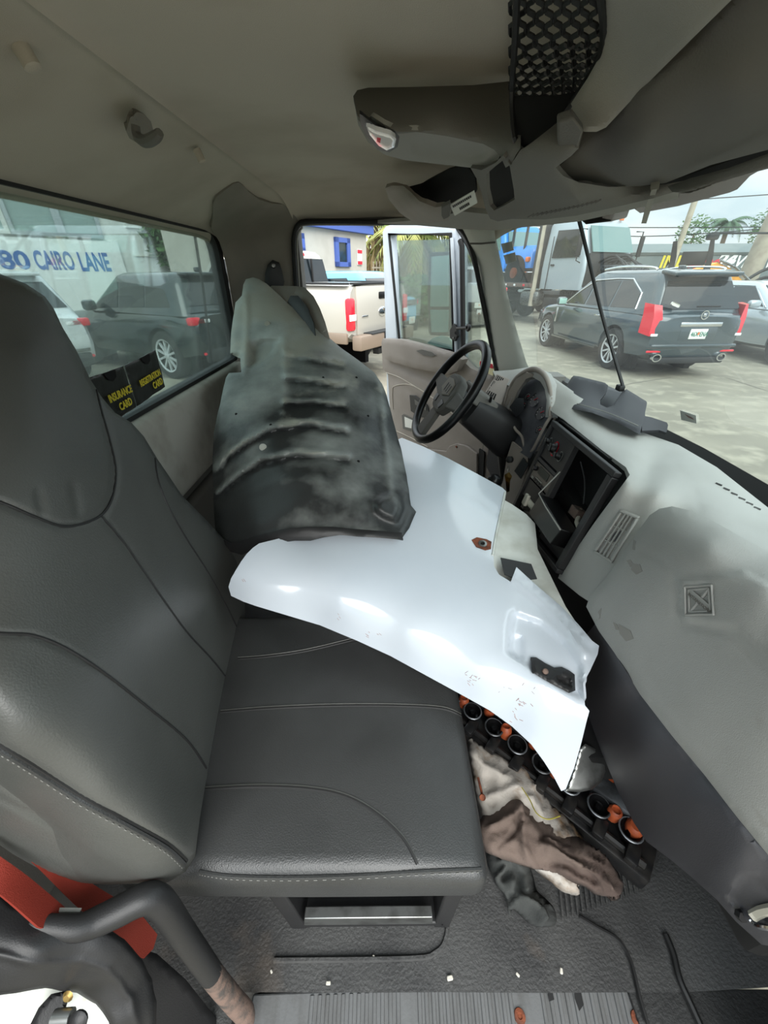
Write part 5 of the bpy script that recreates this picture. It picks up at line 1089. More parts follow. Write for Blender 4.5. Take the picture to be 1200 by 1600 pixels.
# document pouch hanging at the rear window
pch = thing('document_pouch', 'black vinyl pouch with yellow lettering hanging at the rear window', 'pouch', PX(205,640,x=-.69))
for tl, trr, br, bl, lines in (((128,594),(193,572),(213,636),(150,676), ('INSURANCE','CARD')), ((195,571),(243,547),(258,604),(214,635), ('REGISTRATION','CARD'))):
    q = [PX(a, b, x=-.688) for a, b in (tl, trr, br, bl)]
    Qd = Quad(*q)
    pk = smesh('pocket', sheet([tl, trr, br, bl], [(a, b, dict(x=-.688)) for a, b in (tl, trr, br, bl)], 3, thick=.004, edge=(4,.003), wob=(30,.0016)), 'vinyl', pch)
    Qd.poly([(.45,.0),(.75,.0),(.72,.16),(.62,.22),(.52,.15)],.002,.003).obj('thumb_notch', 'void', pk)
    n0 = len(lines[0])
    text(lines[0], (.024 if n0 > 9 else .026), Qd.M(.22 if n0 > 9 else .40,.62 if n0 > 9 else .60,.005), 'yellow_ink', pk, 'lettering', .0004, .0007, squeeze=.72)
    text(lines[1], .026, Qd.M(.58,.86,.005), 'yellow_ink', pk, 'lettering', .0004, .0007, squeeze=.8)
# ================================================================ OPEN DRIVER DOOR
H0 = Vector((.60, 2.22, 0)); Dd = Vector((-.575,.80,0)).normalized(); Nd = Vector((Dd.y,-Dd.x,0))   # Dd: hinge -> latch edge
if Nd.dot(Vector((0,-1,0))) < 0: Nd = -Nd                                   # Nd: towards the cab
def dpt(s, z, c=0.0): return H0+Dd*s+Nd*c+Vector((0,0,z))
def dpx(u, v, c=0.0):                                                         # photo pixel on the door's inner plane
    d = ray(u, v); o_ = dpt(0,0,c); t = (o_-CAMV).dot(Nd)/d.dot(Nd); return CAMV+d*t
def dpoly(pl, c0, c1, nm, m, par, bv=.0):
    o = prism([dpx(a, b, c0) for a, b in pl], Nd*(c1-c0)).obj(nm, m, par)
    return bevel(o, bv, 3) if bv else o
door = thing('driver_door', 'open white driver door with taupe inner panel and side mirror', 'door', dpt(.5,0))
def dctrl(pl, c): return [(a, b, dict(t=(dpx(a,b,c)-CAMV).length/ray(a,b).length)) for a, b in pl]
fr_o = [(598,362),(603,354),(615,350),(650,349),(690,349),(708,352),(716,362),(720,380),(721,470),(722,580),(722,640),(605,640),(604,560)]
fh = [(613,369),(704,369),(707,556),(624,530)]
frm = sheet(fr_o, dctrl(fr_o[::2]+[(660,450)], 0), 5, back=tuple(-Nd*.05), hole=[(610,367),(706,366),(709,562),(620,535)], edge=(4,.006))
smesh('door_frame', frm, 'white_paint', door)
dpoly([(621,376),(703,374),(708,556),(627,534)], -.02, -.016, 'pane', 'door_glass', door)
tube([dpx(a, b, .004) for a, b in [(608,366),(704,366),(709,548),(624,531)]], .010, 8, closed=True).obj('window_seal', 'seal', door)
tube([dpx(a, b, .006) for a, b in [(719,375),(722,385),(724,560)]], .014, 8).obj('vent_post', 'seal', door)
tube([dpx(a, b, .012) for a, b in [(706,372),(710,450),(713,552)]], .010, 8).obj('channel', 'white_paint', door)
pn_o = [(596,535),(598,529),(625,531),(660,541),(712,555),(722,562),(735,575),(768,590),(775,610),(772,700),(765,800),(625,800),(614,700),(608,620),(606,585),(598,576)]
pnl = sheet(pn_o, dctrl(pn_o[::2]+[(680,640)], .03), 5, back=tuple(-Nd*.06), edge=(5,.010), ridges=[([(612,590),(640,612),(680,640),(720,655)],3,-.008),([(616,604),(640,601),(700,640),(740,690)],3,.005)],
    insets=[([(604,560),(640,566),(690,580),(720,600),(730,625),(690,612),(640,590),(607,572)],.025,10)])
pnlo = smesh('inner_panel', pnl, 'taupe', door)
led = sheet([(596,535),(598,529),(628,531),(665,541),(713,555),(722,562),(714,580),(700,585),(650,576),(612,565),(600,560)], dctrl([(596,535),(628,531),(713,555),(714,580),(650,576),(600,560)], .075), 5, back=tuple(-Nd*.05), edge=(6,.012))
smesh('armrest_ledge', led, 'taupe', door)
for pl in ([(603,582),(625,590),(655,608),(690,630),(735,645)], [(614,640),(613,612),(617,603),(640,601),(668,616),(700,640),(725,665)], [(612,670),(640,683),(668,698)]):
    tube([dpx(a, b, .033) for a, b in pl], .003, 6, 4).obj('seam_highlight', 'headliner', door)  # paler tubes paint the highlight along the door panel seams
dpoly([(651,548),(660,546),(675,550),(682,555),(676,557),(662,555)], .076, .080, 'grip_slot', 'trim_dark', door)
dpoly([(641,617),(650,618),(668,632),(672,645),(672,655),(655,650),(643,642)], .034, .042, 'switch_bezel', 'black_plastic', door, .002)
dpoly([(648,624),(666,636),(667,642),(649,632)], .042, .046, 'latch_handle', 'trim_dark', door, .002)
dpoly([(628,649),(631,647),(652,657),(653,672),(646,675),(630,670)], .034, .036, 'info_label_frame', 'trim_dark', door)
dpoly([(632,651),(650,659),(650,671),(633,667)], .036, .037, 'info_label', 'label_white', door)
dpoly([(660,700),(700,704),(705,696),(716,692),(730,695),(748,708),(748,760),(640,760),(640,696)], .032, .05, 'map_pocket', 'taupe', door, .004)
lathe([(.008,0),(.006,.003),(0,.003)], 10, frame(Nd, dpx(713,698,.052))).obj('screw', 'rust', door)
dpoly([(752,700),(760,705),(756,800),(748,800)], .02, .04, 'edge_seal', 'seal', door)
dpoly([(722,372),(735,398),(758,490),(775,585),(768,592),(740,582),(724,565)], -.02, -.016, 'vent_pane', 'door_glass', door)
tube([dpx(a, b, .0) for a, b in [(714,356),(724,372),(738,402),(757,480),(775,580)]], .009, 8, 4).obj('sloping_frame', 'seal', door)
dpoly([(749,566),(758,568),(772,572),(770,596),(752,588)], -.01, -.008, 'warning_sticker', 'yellow_paper', door)
dpoly([(750,564),(770,569),(771,576),(750,571)], -.008, -.006, 'sticker_band', 'red_ink', door)
# mirror outside the door
mr_ = [dpx(a, b, -.22) for a, b in [(670,398),(672,394),(702,393),(705,396),(706,524),(700,525),(672,524),(669,520),(667,450)]]
mh = bevel(prism(mr_, -Nd*.06).obj('mirror_housing', 'black_plastic', door), .006)
dpoly([(675,401),(701,399),(701,479),(673,479)], -.219, -.212, 'mirror_glass', 'mirror_glass', door)
dpoly([(673,484),(701,484),(700,519),(675,519)], -.219, -.212, 'wide_mirror_glass', 'mirror_glass', door)
tube([dpx(700,520,-.2), dpx(712,522,-.05), dpx(713,520,.03)], .010, 8, 4).obj('mirror_bracket', 'black_plastic', door)
dpoly([(706,515),(712,505),(717,512),(718,525),(714,533),(706,528)], .012, .03, 'bracket_plate', 'black_plastic', door, .003)
tube([dpx(714,513,.03), dpx(732,512,.05)], .008, 8).obj('knob_arm', 'black_plastic', door)
lathe([(.0,-.006),(.016,-.006),(.020,0),(.016,.010),(.008,.012),(.006,.006),(0,.006)], 18, frame(Nd+Vector((-.4,0,.2)), dpx(732,512,.055))).obj('knob', 'black_plastic', door)
lathe([(.005,0),(.005,.005),(0,.006)], 10, frame(Nd, dpx(709,528,.03))).obj('bolt', 'steel', door)
smesh('round_mirror', sheet([(667,536),(676,528),(690,524),(700,527),(706,535),(707,548),(690,545)], dctrl([(667,536),(690,524),(707,548)], -.2), 4, thick=.02, edge=(4,.006)), 'mirror_glass', door)
box(H0+Vector((.02,-.02,.35)), (.05,.06,.5), .006).obj('hinge_post', 'trim_dark', wl)
# ================================================================ OUTSIDE: vehicles
def apply_bool(ob, cutter):
    md = ob.modifiers.new('b', 'BOOLEAN'); md.operation = 'DIFFERENCE'; md.object = cutter; md.solver = 'EXACT'
    dg = bpy.context.evaluated_depsgraph_get(); me = bpy.data.meshes.new_from_object(ob.evaluated_get(dg)); return me
def wheel(par, x, y, r, side, wd=.23, spokes=9, rimm='rim'):
    M0 = Matrix.Translation((x, y, r)) @ Matrix.Rotation(side*PI/2, 4, 'Y')       # z axis points outwards
    h = wd/2
    t = lathe([(r*.66,-h),(r*.93,-h),(r,-h*.7),(r,h*.7),(r*.95,h*.95),(r*.72,h),(r*.68,h*.85),(r*.66,h*.2)], 32, M0, False).obj('wheel', 'tire', par)
    rm = lathe([(r*.68,h*.8),(r*.70,h*.9),(r*.64,h*.8),(r*.62,h*.1),(0,h*.0)], 28, M0, False)
    rm.obj('rim_barrel', 'arch', t)
    sp = join(lathe([(r*.70,h*.72),(r*.71,h*.95),(r*.64,h*.85),(r*.64,h*.7)], 28, M0, False), lathe([(r*.14,h*.4),(r*.14,h*.85),(r*.06,h*.95),(0,h*.95)], 14, M0))
    for k in range(spokes):
        sp = join(sp, box((r*.38,0,h*.66),(r*.56,r*.085,h*.25)).xf(M0 @ Matrix.Rotation(2*PI*k/spokes,4,'Z')))
    sp.obj('rim', rimm, t)
    return t
def plan_ring(hw, y0, y1, z, r=.18, n=4):
    o = []
    for (cx, cy_, a0) in ((hw-r, y1-r, 0), (-hw+r, y1-r, 90), (-hw+r, y0+r, 180), (hw-r, y0+r, 270)):
        for k in range(n+1):
            a = R(a0+90*k/n); o.append(Vector((cx+r*math.cos(a), cy_+r*math.sin(a), z)))
    return o
class Car:
    def __init__(s, name, label, cat, x, y, rz, hw, wb, ro, fo, r, paint, stations, gh=None, group=None, wells=True, spokes=9):
        s.o = thing(name, label, cat, (x, y, GZ), rz, group, local=True); s.hw, s.wb, s.ro, s.fo, s.r = hw, wb, ro, fo, r
        rings = []
        for (y_, zb, zt, ws) in stations:
            h = zt-zb; w_ = hw*ws
            half = [(0,zb),(.75*w_,zb),(.96*w_,zb+.10*h),(w_,zb+.38*h),(.985*w_,zb+.68*h),(.955*w_,zb+.88*h),(.88*w_,zt-.02*h),(.55*w_,zt+.012),(0,zt+.02)]
            full = half+[(-a, b) for a, b in half[-2:0:-1]]
            rings.append([Vector((a, y_, b)) for a, b in full])
        body = loft(rings)
        tmp = body.obj('tmp', paint)
        cut = MB()
        for yy_ in (0, wb):
            for sd in (-1, 1):
                cut = join(cut, lathe([(r*1.14,-.16),(r*1.14,.3)], 28, Matrix.Translation((sd*(hw-.12), yy_, r*1.02)) @ Matrix.Rotation(sd*PI/2,4,'Y')))
        co = cut.obj('tmpc', 'arch'); me = apply_bool(tmp, co) if wells else tmp.data.copy()
        bpy.data.objects.remove(tmp); bpy.data.objects.remove(co)
        s.body = new_obj('body', me, paint, s.o, True, 35)
        for sd in (-1, 1):
            for yy_ in (0, wb):
                box((sd*(hw-.32), yy_, r*1.1), (.12, r*2.2, r*1.9)).obj('wheel_well', 'arch', s.body)
                wheel(s.o, sd*(hw-.125), yy_, r, sd, spokes=spokes)
        if gh:
            s.gh = gh; z0, z1, yb0, yb1, yr0, yr1, w0, w1 = gh
            rg = []
            for q in (0,.35,.7,.9,.97,1.0):
                k = q if q < .9 else .9+.1*(q-.9)/.1
                ins = 0 if q < .95 else (.05 if q < .99 else .16)
                rg.append(plan_ring(w0+(w1-w0)*k-ins, yb0+(yr0-yb0)*k+ins, yb1+(yr1-yb1)*k-ins, z0+(z1-z0)*q, .16))
            s.cab = loft(rg).obj('roof', paint, s.o, angle=50)
    def side_pt(s, y_, z, sd, off=.006):
        z0, z1, yb0, yb1, yr0, yr1, w0, w1 = s.gh; k = (z-z0)/(z1-z0); return Vector((sd*(w0+(w1-w0)*k+off), y_, z))
    def side_pane(s, pl, m='car_glass', nm='side_window'):
        for sd in (-1, 1):
            q = [s.side_pt(a, b, sd) for a, b in pl]; o = prism(q, (-sd*.02,0,0)).obj(nm, m, s.o)
        return o
    def end_pane(s, z0_, z1_, wa, wb_, rear=True, m='car_glass', off=.012, nm=None):
        z0, z1, yb0, yb1, yr0, yr1, w0, w1 = s.gh
        def yy_(z):
            k = (z-z0)/(z1-z0); return (yb0+(yr0-yb0)*k-off) if rear else (yb1+(yr1-yb1)*k+off)
        q = [(-wa,yy_(z0_),z0_),(wa,yy_(z0_),z0_),(wb_,yy_(z1_),z1_),(-wb_,yy_(z1_),z1_)]
        return prism(q, (0,.02 if rear else -.02,0)).obj(nm or ('rear_window' if rear else 'windshield'), m, s.o)
    def bx(s, nm, m, c, d, bev=.01, par=None, M=None): return box(c, d, bev, 2, M).obj(nm, m, par or s.o)
    def plate(s, y_, z, txt, x=0.0, sz=.10):
        p = s.bx('license_plate', 'plate', (x, y_, z), (.31,.012,.155), .004)
        M0 = basis((x-.135, y_-.008, z-.035), (1,0,0), (0,0,1))
        text(txt, sz, M0, 'plate_ink', p, 'lettering', .001, .002, squeeze=.78)
        box((x, y_-.0075, z+.01),(.035,.002,.045)).obj('emblem', 'plate_orange', p)
        return p
# --- slate crossover straight ahead through the windshield
c = Car('slate_crossover', 'dark slate-blue crossover seen from behind through the windshield', 'car', 5.23, 8.10, R(5), .87, 2.80, .98, .95, .365, 'car_slate',
    [(-.98,.46,.98,.78),(-.93,.36,1.02,.90),(-.80,.30,1.06,.955),(-.45,.28,1.07,.99),(.2,.26,1.06,1.0),(1.2,.26,1.04,1.0),(2.1,.26,1.03,1.0),(2.55,.28,1.0,.99),(3.1,.30,.94,.96),(3.5,.34,.86,.90),(3.72,.42,.74,.72)],
    gh=(1.0,1.66,-.88,2.35,-.52,1.35,.82,.63), spokes=10)
c.end_pane(1.10,1.50,.71,.57)
c.side_pane([(-.30,1.08),(.42,1.06),(.42,1.49),(.15,1.50),(-.25,1.30)]); c.side_pane([(.47,1.06),(1.30,1.05),(1.25,1.47),(.47,1.49)]); c.side_pane([(1.36,1.05),(2.08,1.04),(1.42,1.45),(1.32,1.46)])
for sd in (-1,1):
    tube([c.side_pt(a, b, sd, .012) for a, b in [(-.36,1.07),(-.30,1.32),(.12,1.525),(.6,1.525),(1.3,1.49),(1.75,1.27),(2.12,1.04)]], .012, 6).obj('window_chrome', 'chrome', c.o)
    tube([(sd*.62,-.35,1.66),(sd*.63,-.2,1.70),(sd*.64,.6,1.715),(sd*.62,1.2,1.67)], .018, 6, 3).obj('roof_rail', 'chrome', c.o)
    t_ = loft([[Vector((sd*q[0], q[1], q[2])) for q in rr] for rr in ([(.70,-.955,.70),(.83,-.93,.70),(.905,-.74,.74),(.80,-.72,.74)], [(.69,-.95,.95),(.83,-.91,.98),(.90,-.72,1.02),(.80,-.70,1.0)], [(.74,-.90,1.16),(.84,-.84,1.17),(.885,-.66,1.19),(.80,-.62,1.18)])]).obj('taillight', 'taillight', c.o, angle=20)
    box((sd*.76,-.957,.72),(.12,.02,.04),.005).obj('reverse_lens', 'clear_lens', t_)
    c.bx('reflector','taillight',(sd*.68,-.965,.46),(.26,.02,.035))
    lathe([(.05,0),(.065,.0),(.065,.05),(.05,.05),(.05,0)], 18, Matrix.Translation((sd*.60,-.95,.36)) @ Matrix.Rotation(PI/2,4,'X') @ Matrix.Scale(1.3,4,(1,0,0)), False).obj('exhaust_tip', 'chrome', c.o)
    m_ = c.bx('side_mirror','car_slate',(sd*1.02,1.95,1.08),(.22,.12,.16),.05); box((sd*1.02,1.885,1.08),(.17,.01,.11),.004).obj('mirror_glass','mirror_glass',m_)
    c.bx('door_handle','chrome',(sd*.905,.62,.90),(.03,.18,.03),.008); c.bx('fender_vent','chrome',(sd*.915,2.28,.78),(.02,.06,.30),.004)
    c.bx('sill_trim','car_black',(sd*.915,1.35,.34),(.02,1.9,.05),.006)
c.bx('spoiler','car_slate',(0,-.60,1.62),(1.22,.34,.06),.025,None,Matrix.Rotation(.12,4,'X')); c.bx('spoiler_shadow','bumper_black',(0,-.745,1.585),(1.05,.04,.05),.01)
c.bx('chrome_bar','chrome',(0,-.985,.88),(.74,.03,.07),.012); c.bx('plate_recess','car_slate',(0,-.975,.74),(.66,.02,.22),.01)
c.plate(-.992,.735,'46X ENA')
em_ = lathe([(.055,0),(.07,.0),(.07,.015),(.055,.015),(.055,0)], 20, Matrix.Translation((0,-.975,1.02)) @ Matrix.Rotation(PI/2,4,'X'), False).obj('round_badge', 'chrome', c.o)
box((0,-.985,1.02),(.05,.012,.05),.01).obj('badge_shield','chrome',em_)
c.bx('rear_wiper','black',(.08,-.90,1.14),(.42,.02,.025),.006); c.bx('window_sticker','label_white',(-.52,-.895,1.17),(.16,.01,.05),.02,None,Matrix.Rotation(.3,4,'Y'))
c.bx('model_badge','chrome',(-.55,-.975,.73),(.16,.008,.022),.003)
c.bx('bumper_step','car_slate',(0,-.99,.55),(1.55,.05,.05),.02); c.bx('lower_valance','bumper_black',(0,-.93,.31),(1.35,.10,.10),.02)
c.bx('roof_antenna','car_slate',(0,-.1,1.70),(.05,.14,.06),.015)
# --- silver sedan to its right
c = Car('silver_sedan', 'silver sedan parked nose-in at the right edge beside the slate crossover', 'car', 8.80, 11.15, R(180), .93, 2.95, 1.0, .92, .36, 'car_silver',
    [(-1.0,.42,.92,.80),(-.9,.34,.98,.92),(-.4,.28,1.02,.99),(.4,.25,1.02,1.0),(1.6,.25,1.01,1.0),(2.2,.25,1.0,1.0),(2.7,.27,.96,.99),(3.3,.30,.88,.95),(3.75,.38,.76,.82),(3.87,.44,.66,.70)],
    gh=(.97,1.47,-.62,2.45,.12,1.42,.86,.62), spokes=10)
c.side_pane([(-.05,1.02),(.80,1.02),(.80,1.36),(.40,1.36)]); c.side_pane([(.85,1.02),(2.02,1.02),(1.42,1.36),(.85,1.36)])
c.end_pane(1.02,1.40,.76,.58,rear=False); c.end_pane(1.02,1.40,.74,.56)
for sd in (-1,1):
    tube([c.side_pt(a, b, sd, .012) for a, b in [(-.12,1.01),(.36,1.385),(1.42,1.385),(2.12,1.0)]], .012, 6).obj('window_chrome','chrome',c.o)
    c.bx('side_mirror','car_silver',(sd*1.02,1.98,1.06),(.24,.14,.15),.05); c.bx('headlight','clear_lens',(sd*.70,3.62,.72),(.36,.3,.14),.05)
    c.bx('door_handle','chrome',(sd*.925,1.0,.88),(.03,.18,.03),.008)
# --- champagne pickup behind the open driver door
a60 = R(60)
def corner(px, py, rz, lx, ly):                    # origin of a car whose local point (lx, ly) stands at (px, py)
    return px-(lx*math.cos(rz)-ly*math.sin(rz)), py-(lx*math.sin(rz)+ly*math.cos(rz))
x_, y_ = corner(-.50, 6.55, a60, -.96, -1.20)
c = Car('champagne_pickup', 'champagne and tan pickup with red taillight behind the driver door opening', 'truck', x_, y_, a60, .98, 3.3, 1.15, .95, .40, 'car_champagne',
    [(-1.15,.72,1.44,.95),(-1.10,.66,1.46,.985),(-.6,.60,1.46,1.0),(0,.58,1.46,1.0),(.40,.58,1.45,1.0),(.50,.50,1.20,1.0),(1.8,.50,1.15,1.0),(2.6,.50,1.14,1.0),(3.4,.52,1.12,.98),(4.1,.56,1.05,.92),(4.25,.62,.95,.85)],
    gh=(1.12,1.97,.48,2.65,.58,1.90,.93,.74), spokes=6)
c.end_pane(1.42,1.84,.80,.70,m='car_glass'); c.bx('window_post','black',(-.30,.505,1.63),(.03,.03,.42),.004); c.bx('window_post','black',(.30,.505,1.63),(.03,.03,.42),.004)
c.side_pane([(.68,1.25),(1.32,1.25),(1.32,1.82),(.70,1.82)]); c.side_pane([(1.38,1.25),(2.38,1.22),(1.83,1.82),(1.38,1.82)])
c.bx('brake_light','taillight',(0,.545,1.90),(.30,.04,.05))
for sd in (-1,1):
    t_ = c.bx('taillight','taillight',(sd*.885,-1.135,1.06),(.17,.10,.46),.04); box((sd*.885,-1.18,1.02),(.172,.02,.09),.006).obj('reverse_lens','clear_lens',t_)
    c.bx('bed_rail','bumper_black',(sd*.90,-.36,1.475),(.10,1.52,.03),.008)
    arch_ = [Vector((sd*.985, .50*math.cos(R(a)), .42+.50*math.sin(R(a)))) for a in range(0,181,15)]
    tube(arch_, .035, 6).obj('wheel_flare','car_tan',c.o); c.bx('lower_cladding','car_tan',(sd*.955,-.80,.72),(.06,.62,.16),.02)
c.bx('tailgate','car_champagne',(0,-1.16,1.10),(1.52,.05,.68),.015); c.bx('tailgate_rail','bumper_black',(0,-1.13,1.475),(1.60,.10,.03),.008)
c.bx('tailgate_handle','black_gloss',(0,-1.19,1.30),(.22,.02,.10),.015)
em_ = lathe([(.0,0),(.075,.0),(.075,.01),(.06,.016),(0,.016)], 20, Matrix.Translation((0,-1.185,1.06)) @ Matrix.Rotation(PI/2,4,'X') @ Matrix.Scale(1.6,4,(1,0,0))).obj('oval_badge','chrome',c.o)
c.bx('name_badge','chrome',(-.55,-1.19,1.02),(.18,.01,.03),.003)
c.bx('rear_bumper','car_tan',(0,-1.26,.66),(1.86,.18,.22),.03); c.bx('bumper_step','bumper_black',(0,-1.26,.775),(1.20,.20,.02),.006)
c.bx('plate_recess','bumper_black',(0,-1.355,.68),(.42,.02,.20),.01); c.plate(-1.37,.68,'')
c.bx('hitch','black',(0,-1.2,.46),(.5,.12,.10),.01)
# --- light blue crossover beyond it
x_, y_ = corner(.88, 11.15, a60, .93, -.95)
c = Car('light_blue_crossover', 'light blue crossover half hidden behind the champagne pickup', 'car', x_, y_, a60, .95, 2.95, .95, .9, .36, 'car_blue',
    [(-.95,.45,1.08,.86),(-.88,.36,1.12,.94),(-.4,.30,1.13,1.0),(1,.28,1.10,1.0),(2.2,.28,1.06,1.0),(3.0,.32,1.0,.96),(3.6,.38,.85,.85),(3.85,.46,.7,.7)],
    gh=(1.05,1.66,-.75,2.4,-.2,1.25,.90,.66))
c.end_pane(1.14,1.52,.78,.60); c.side_pane([(-.30,1.12),(.9,1.12),(.9,1.50),(.1,1.52)]); c.side_pane([(.95,1.12),(2.1,1.10),(1.35,1.48),(.95,1.50)])
tb2 = c.bx('tail_strip','black_gloss',(0,-.96,1.0),(1.60,.03,.12),.01)
c.bx('rear_valance','bumper_black',(0,-.96,.48),(1.66,.10,.26),.03); c.plate(-1.02,.62,'', .45)
for k in range(6): box((.05+.10*k,-.98,1.0),(.05,.01,.05),.002).obj('tail_letter','steel',tb2)
for sd in (-1,1): c.bx('taillight','taillight',(sd*.84,-.90,1.0),(.14,.12,.10),.02)
# --- white pickup further off, between door and windscreen post
c = Car('white_pickup', 'white pickup seen from behind in the gap beside the front pillar', 'truck', 3.0, 15.7, R(6), .98, 3.5, 1.15, .9, .40, 'car_white',
    [(-1.15,.72,1.32,.95),(-1.1,.66,1.33,.985),(0,.6,1.33,1.0),(.9,.6,1.33,1.0),(1.0,.52,1.18,1.0),(3,.5,1.15,1.0),(4.2,.56,1.05,.9),(4.4,.62,.95,.8)], gh=(1.12,1.85,.95,3.0,1.1,2.2,.92,.72), spokes=6)
c.end_pane(1.34,1.74,.80,.68); c.bx('tailgate_handle','black',(.2,-1.16,1.18),(.3,.03,.08)); c.bx('rear_bumper','bumper_black',(0,-1.22,.66),(1.84,.2,.28),.03); c.plate(-1.33,.72,''); c.bx('hitch_tag','white_mark',(.02,-1.34,.52),(.14,.02,.14),.004); c.bx('hitch_ball','rust',(.02,-1.36,.47),(.08,.03,.06),.01)
for sd in (-1,1): c.bx('taillight','taillight',(sd*.88,-1.13,1.02),(.16,.08,.40),.03)
# --- vehicles seen through the rear window
def suv(name, label, x, y, rz, paint, wheelr=.37, plate='', extra=None, lights='bar', spokes=9):
    c = Car(name, label, 'car', x, y, rz, .95, 2.68, .85, .88, wheelr, paint,
        [(-.85,.48,1.02,.84),(-.78,.38,1.06,.92),(-.4,.30,1.10,.99),(.6,.28,1.08,1.0),(1.6,.28,1.05,1.0),(2.2,.28,1.02,1.0),(2.8,.32,.99,.97),(3.3,.38,.90,.88),(3.56,.46,.76,.74)],
        gh=(1.02,1.63,-.70,2.15,-.40,1.15,.90,.70), spokes=spokes)
    c.end_pane(1.16,1.50,.76,.62)
    c.side_pane([(-.35,1.14),(.30,1.12),(.30,1.42),(-.20,1.40)]); c.side_pane([(.34,1.12),(1.08,1.10),(1.04,1.48),(.34,1.45)]); c.side_pane([(1.13,1.10),(1.90,1.06),(1.22,1.48),(1.10,1.48)])
    for sd in (-1,1):
        t_ = c.bx('taillight','taillight',(sd*.74,-.79,.95),(.34,.12,.12),.03); box((sd*.60,-.852,.95),(.10,.01,.05),.004).obj('reverse_lens','clear_lens',t_)
        c.bx('reflector','taillight',(sd*.66,-.85,.46),(.26,.03,.04)); c.bx('side_mirror',paint,(sd*1.03,1.75,1.12),(.22,.14,.17),.05)
        c.bx('door_handle',paint,(sd*.95,.42,.92),(.03,.2,.03),.008)
    c.bx('rear_valance','bumper_black',(0,-.84,.42),(1.5,.08,.20),.03); c.bx('spoiler',paint,(0,-.46,1.60),(1.2,.22,.05),.02); c.plate(-.875,.76,plate)
    c.bx('roof_antenna',paint,(0,-.1,1.665),(.05,.16,.07),.02)
    return c
c = suv('black_crossover', 'dusty black crossover with silver wheels outside the rear window', -3.75+.95*.5-.05, 7.2+.95*.866-.1, R(60), 'car_black', .385, spokes=10)
c2 = suv('dark_suv', 'dark SUV tail beyond the thin rod of the rear window', -5.35, 12.55, R(42), 'car_black')
c2.bx('rear_wiper','black',(.0,-.79,1.20),(.40,.02,.02))
x_, y_ = corner(-4.75, 6.9, R(62), .93, -.80)
c3_ = suv('white_suv', 'white SUV with red taillight just behind the passenger seat headrest', x_, y_, R(62), 'car_white')
text('AWD', .07, basis((.30,-.845,.66),(1,0,0),(0,0,1)), 'trim_dark', c3_.o, 'badge_lettering', .001)
text('NX5', .09, basis((.42,-.80,.80),(1,0,0),(0,0,1)), 'trim_dark', c3_.o, 'badge_lettering', .001)
c3_.bx('bumper_trim','steel',(0,-.865,.56),(1.5,.02,.05),.006)
suv('distant_dark_suv', 'dark vehicle roof at the far left edge before the painted wall sign', -9.5, 10.3, R(60), 'car_black')
# ================================================================ stripped trucks beyond the crossover
tt = thing('tow_truck', 'stripped silver flatbed tow truck without its hood', 'truck', (6.8, 15.5, GZ), R(180+24), local=True)       # local +y is forward
def tp(nm, m, c, d, bev=.03, par=tt, M=None): return box(c, d, bev, 2, M).obj(nm, m, par)
cb = loft([plan_ring(1.02,-.9,.95,1.15,.12), plan_ring(1.05,-.9,.98,1.7,.12), plan_ring(1.03,-.9,.90,2.15,.12), plan_ring(.98,-.88,.55,2.95,.14), plan_ring(.90,-.80,.42,3.08,.14)]).obj('cab','truck_silver',tt)
prism([(-.88,1.0,2.18),(.88,1.0,2.18),(.84,.66,2.86),(-.84,.66,2.86)], (0,.03,0)).obj('windshield','truck_glass',tt)
for sd in (-1,1):
    prism([(sd*1.06,-.45,2.05),(sd*1.06,.70,2.05),(sd*1.03,.45,2.78),(sd*1.03,-.40,2.80)], (sd*.012,0,0)).obj('door_window','car_glass',tt)
    tp('door_gap','bumper_black',(sd*1.06,-.52,1.9),(.02,.02,1.5),.002); tp('door_handle','black',(sd*1.07,-.36,1.85),(.03,.16,.05),.01)
    tube([(sd*1.08,.80,2.75),(sd*1.32,.86,2.75),(sd*1.34,.86,1.95),(sd*1.10,.80,1.9)], .018, 6).obj('mirror_frame','black',tt); tp('mirror_head','black',(sd*1.34,.88,2.35),(.18,.06,.55),.02)
    for yy_ in (1.65,-3.6): wheel(tt, sd*1.0, yy_, .50, sd, .28, 6, 'bumper_black')
    tp('side_step','bumper_black',(sd*.95,.1,.75),(.3,1.1,.30),.03); tp('fuel_tank','steel',(sd*.95,-1.2,.85),(.4,.9,.5),.12)
for k in (-.5,-.15,0,.15,.5): tp('marker_light','amber',(k*1.2,.52,3.07),(.14,.07,.06),.015)
tp('engine_block','engine_black',(0,1.65,1.35),(1.0,1.5,.7),.08); tp('engine_top','engine_alu',(0.1,1.6,1.75),(.7,1.2,.16),.04); tp('firewall','bumper_black',(0,.98,1.7),(1.9,.06,.9),.02)
for k in range(6): tube([(-.5+.2*k,1.0,1.9),(-.4+.17*k,1.5,1.95+.06*(k%3)),(-.55+.22*k,2.2,1.6)], .03, 6, 3).obj('engine_hose','black',tt)
for sd in (-1,1):
    fa = [Vector((sd*1.05, 1.65+.66*math.cos(R(a)), .55+.66*math.sin(R(a)))) for a in range(0,181,15)]
    fl = MB()
    for p in fa: fl.v += [p, p+Vector((-sd*.35,0,.03))]
    for k in range(len(fa)-1): fl.f.append((2*k,2*k+1,2*k+3,2*k+2))
    fl.obj('inner_fender','bed_black',tt)
tp('frame_rail','bumper_black',(0,-1.8,.80),(.9,7.6,.24),.02); tp('flatbed_deck','bed_black',(0,-3.6,1.25),(2.45,5.2,.16),.02)
tp('deck_edge','rust_grey',(-1.23,-3.6,1.25),(.03,5.2,.12),.005); tp('deck_edge','rust_grey',(1.23,-3.6,1.25),(.03,5.2,.12),.005)
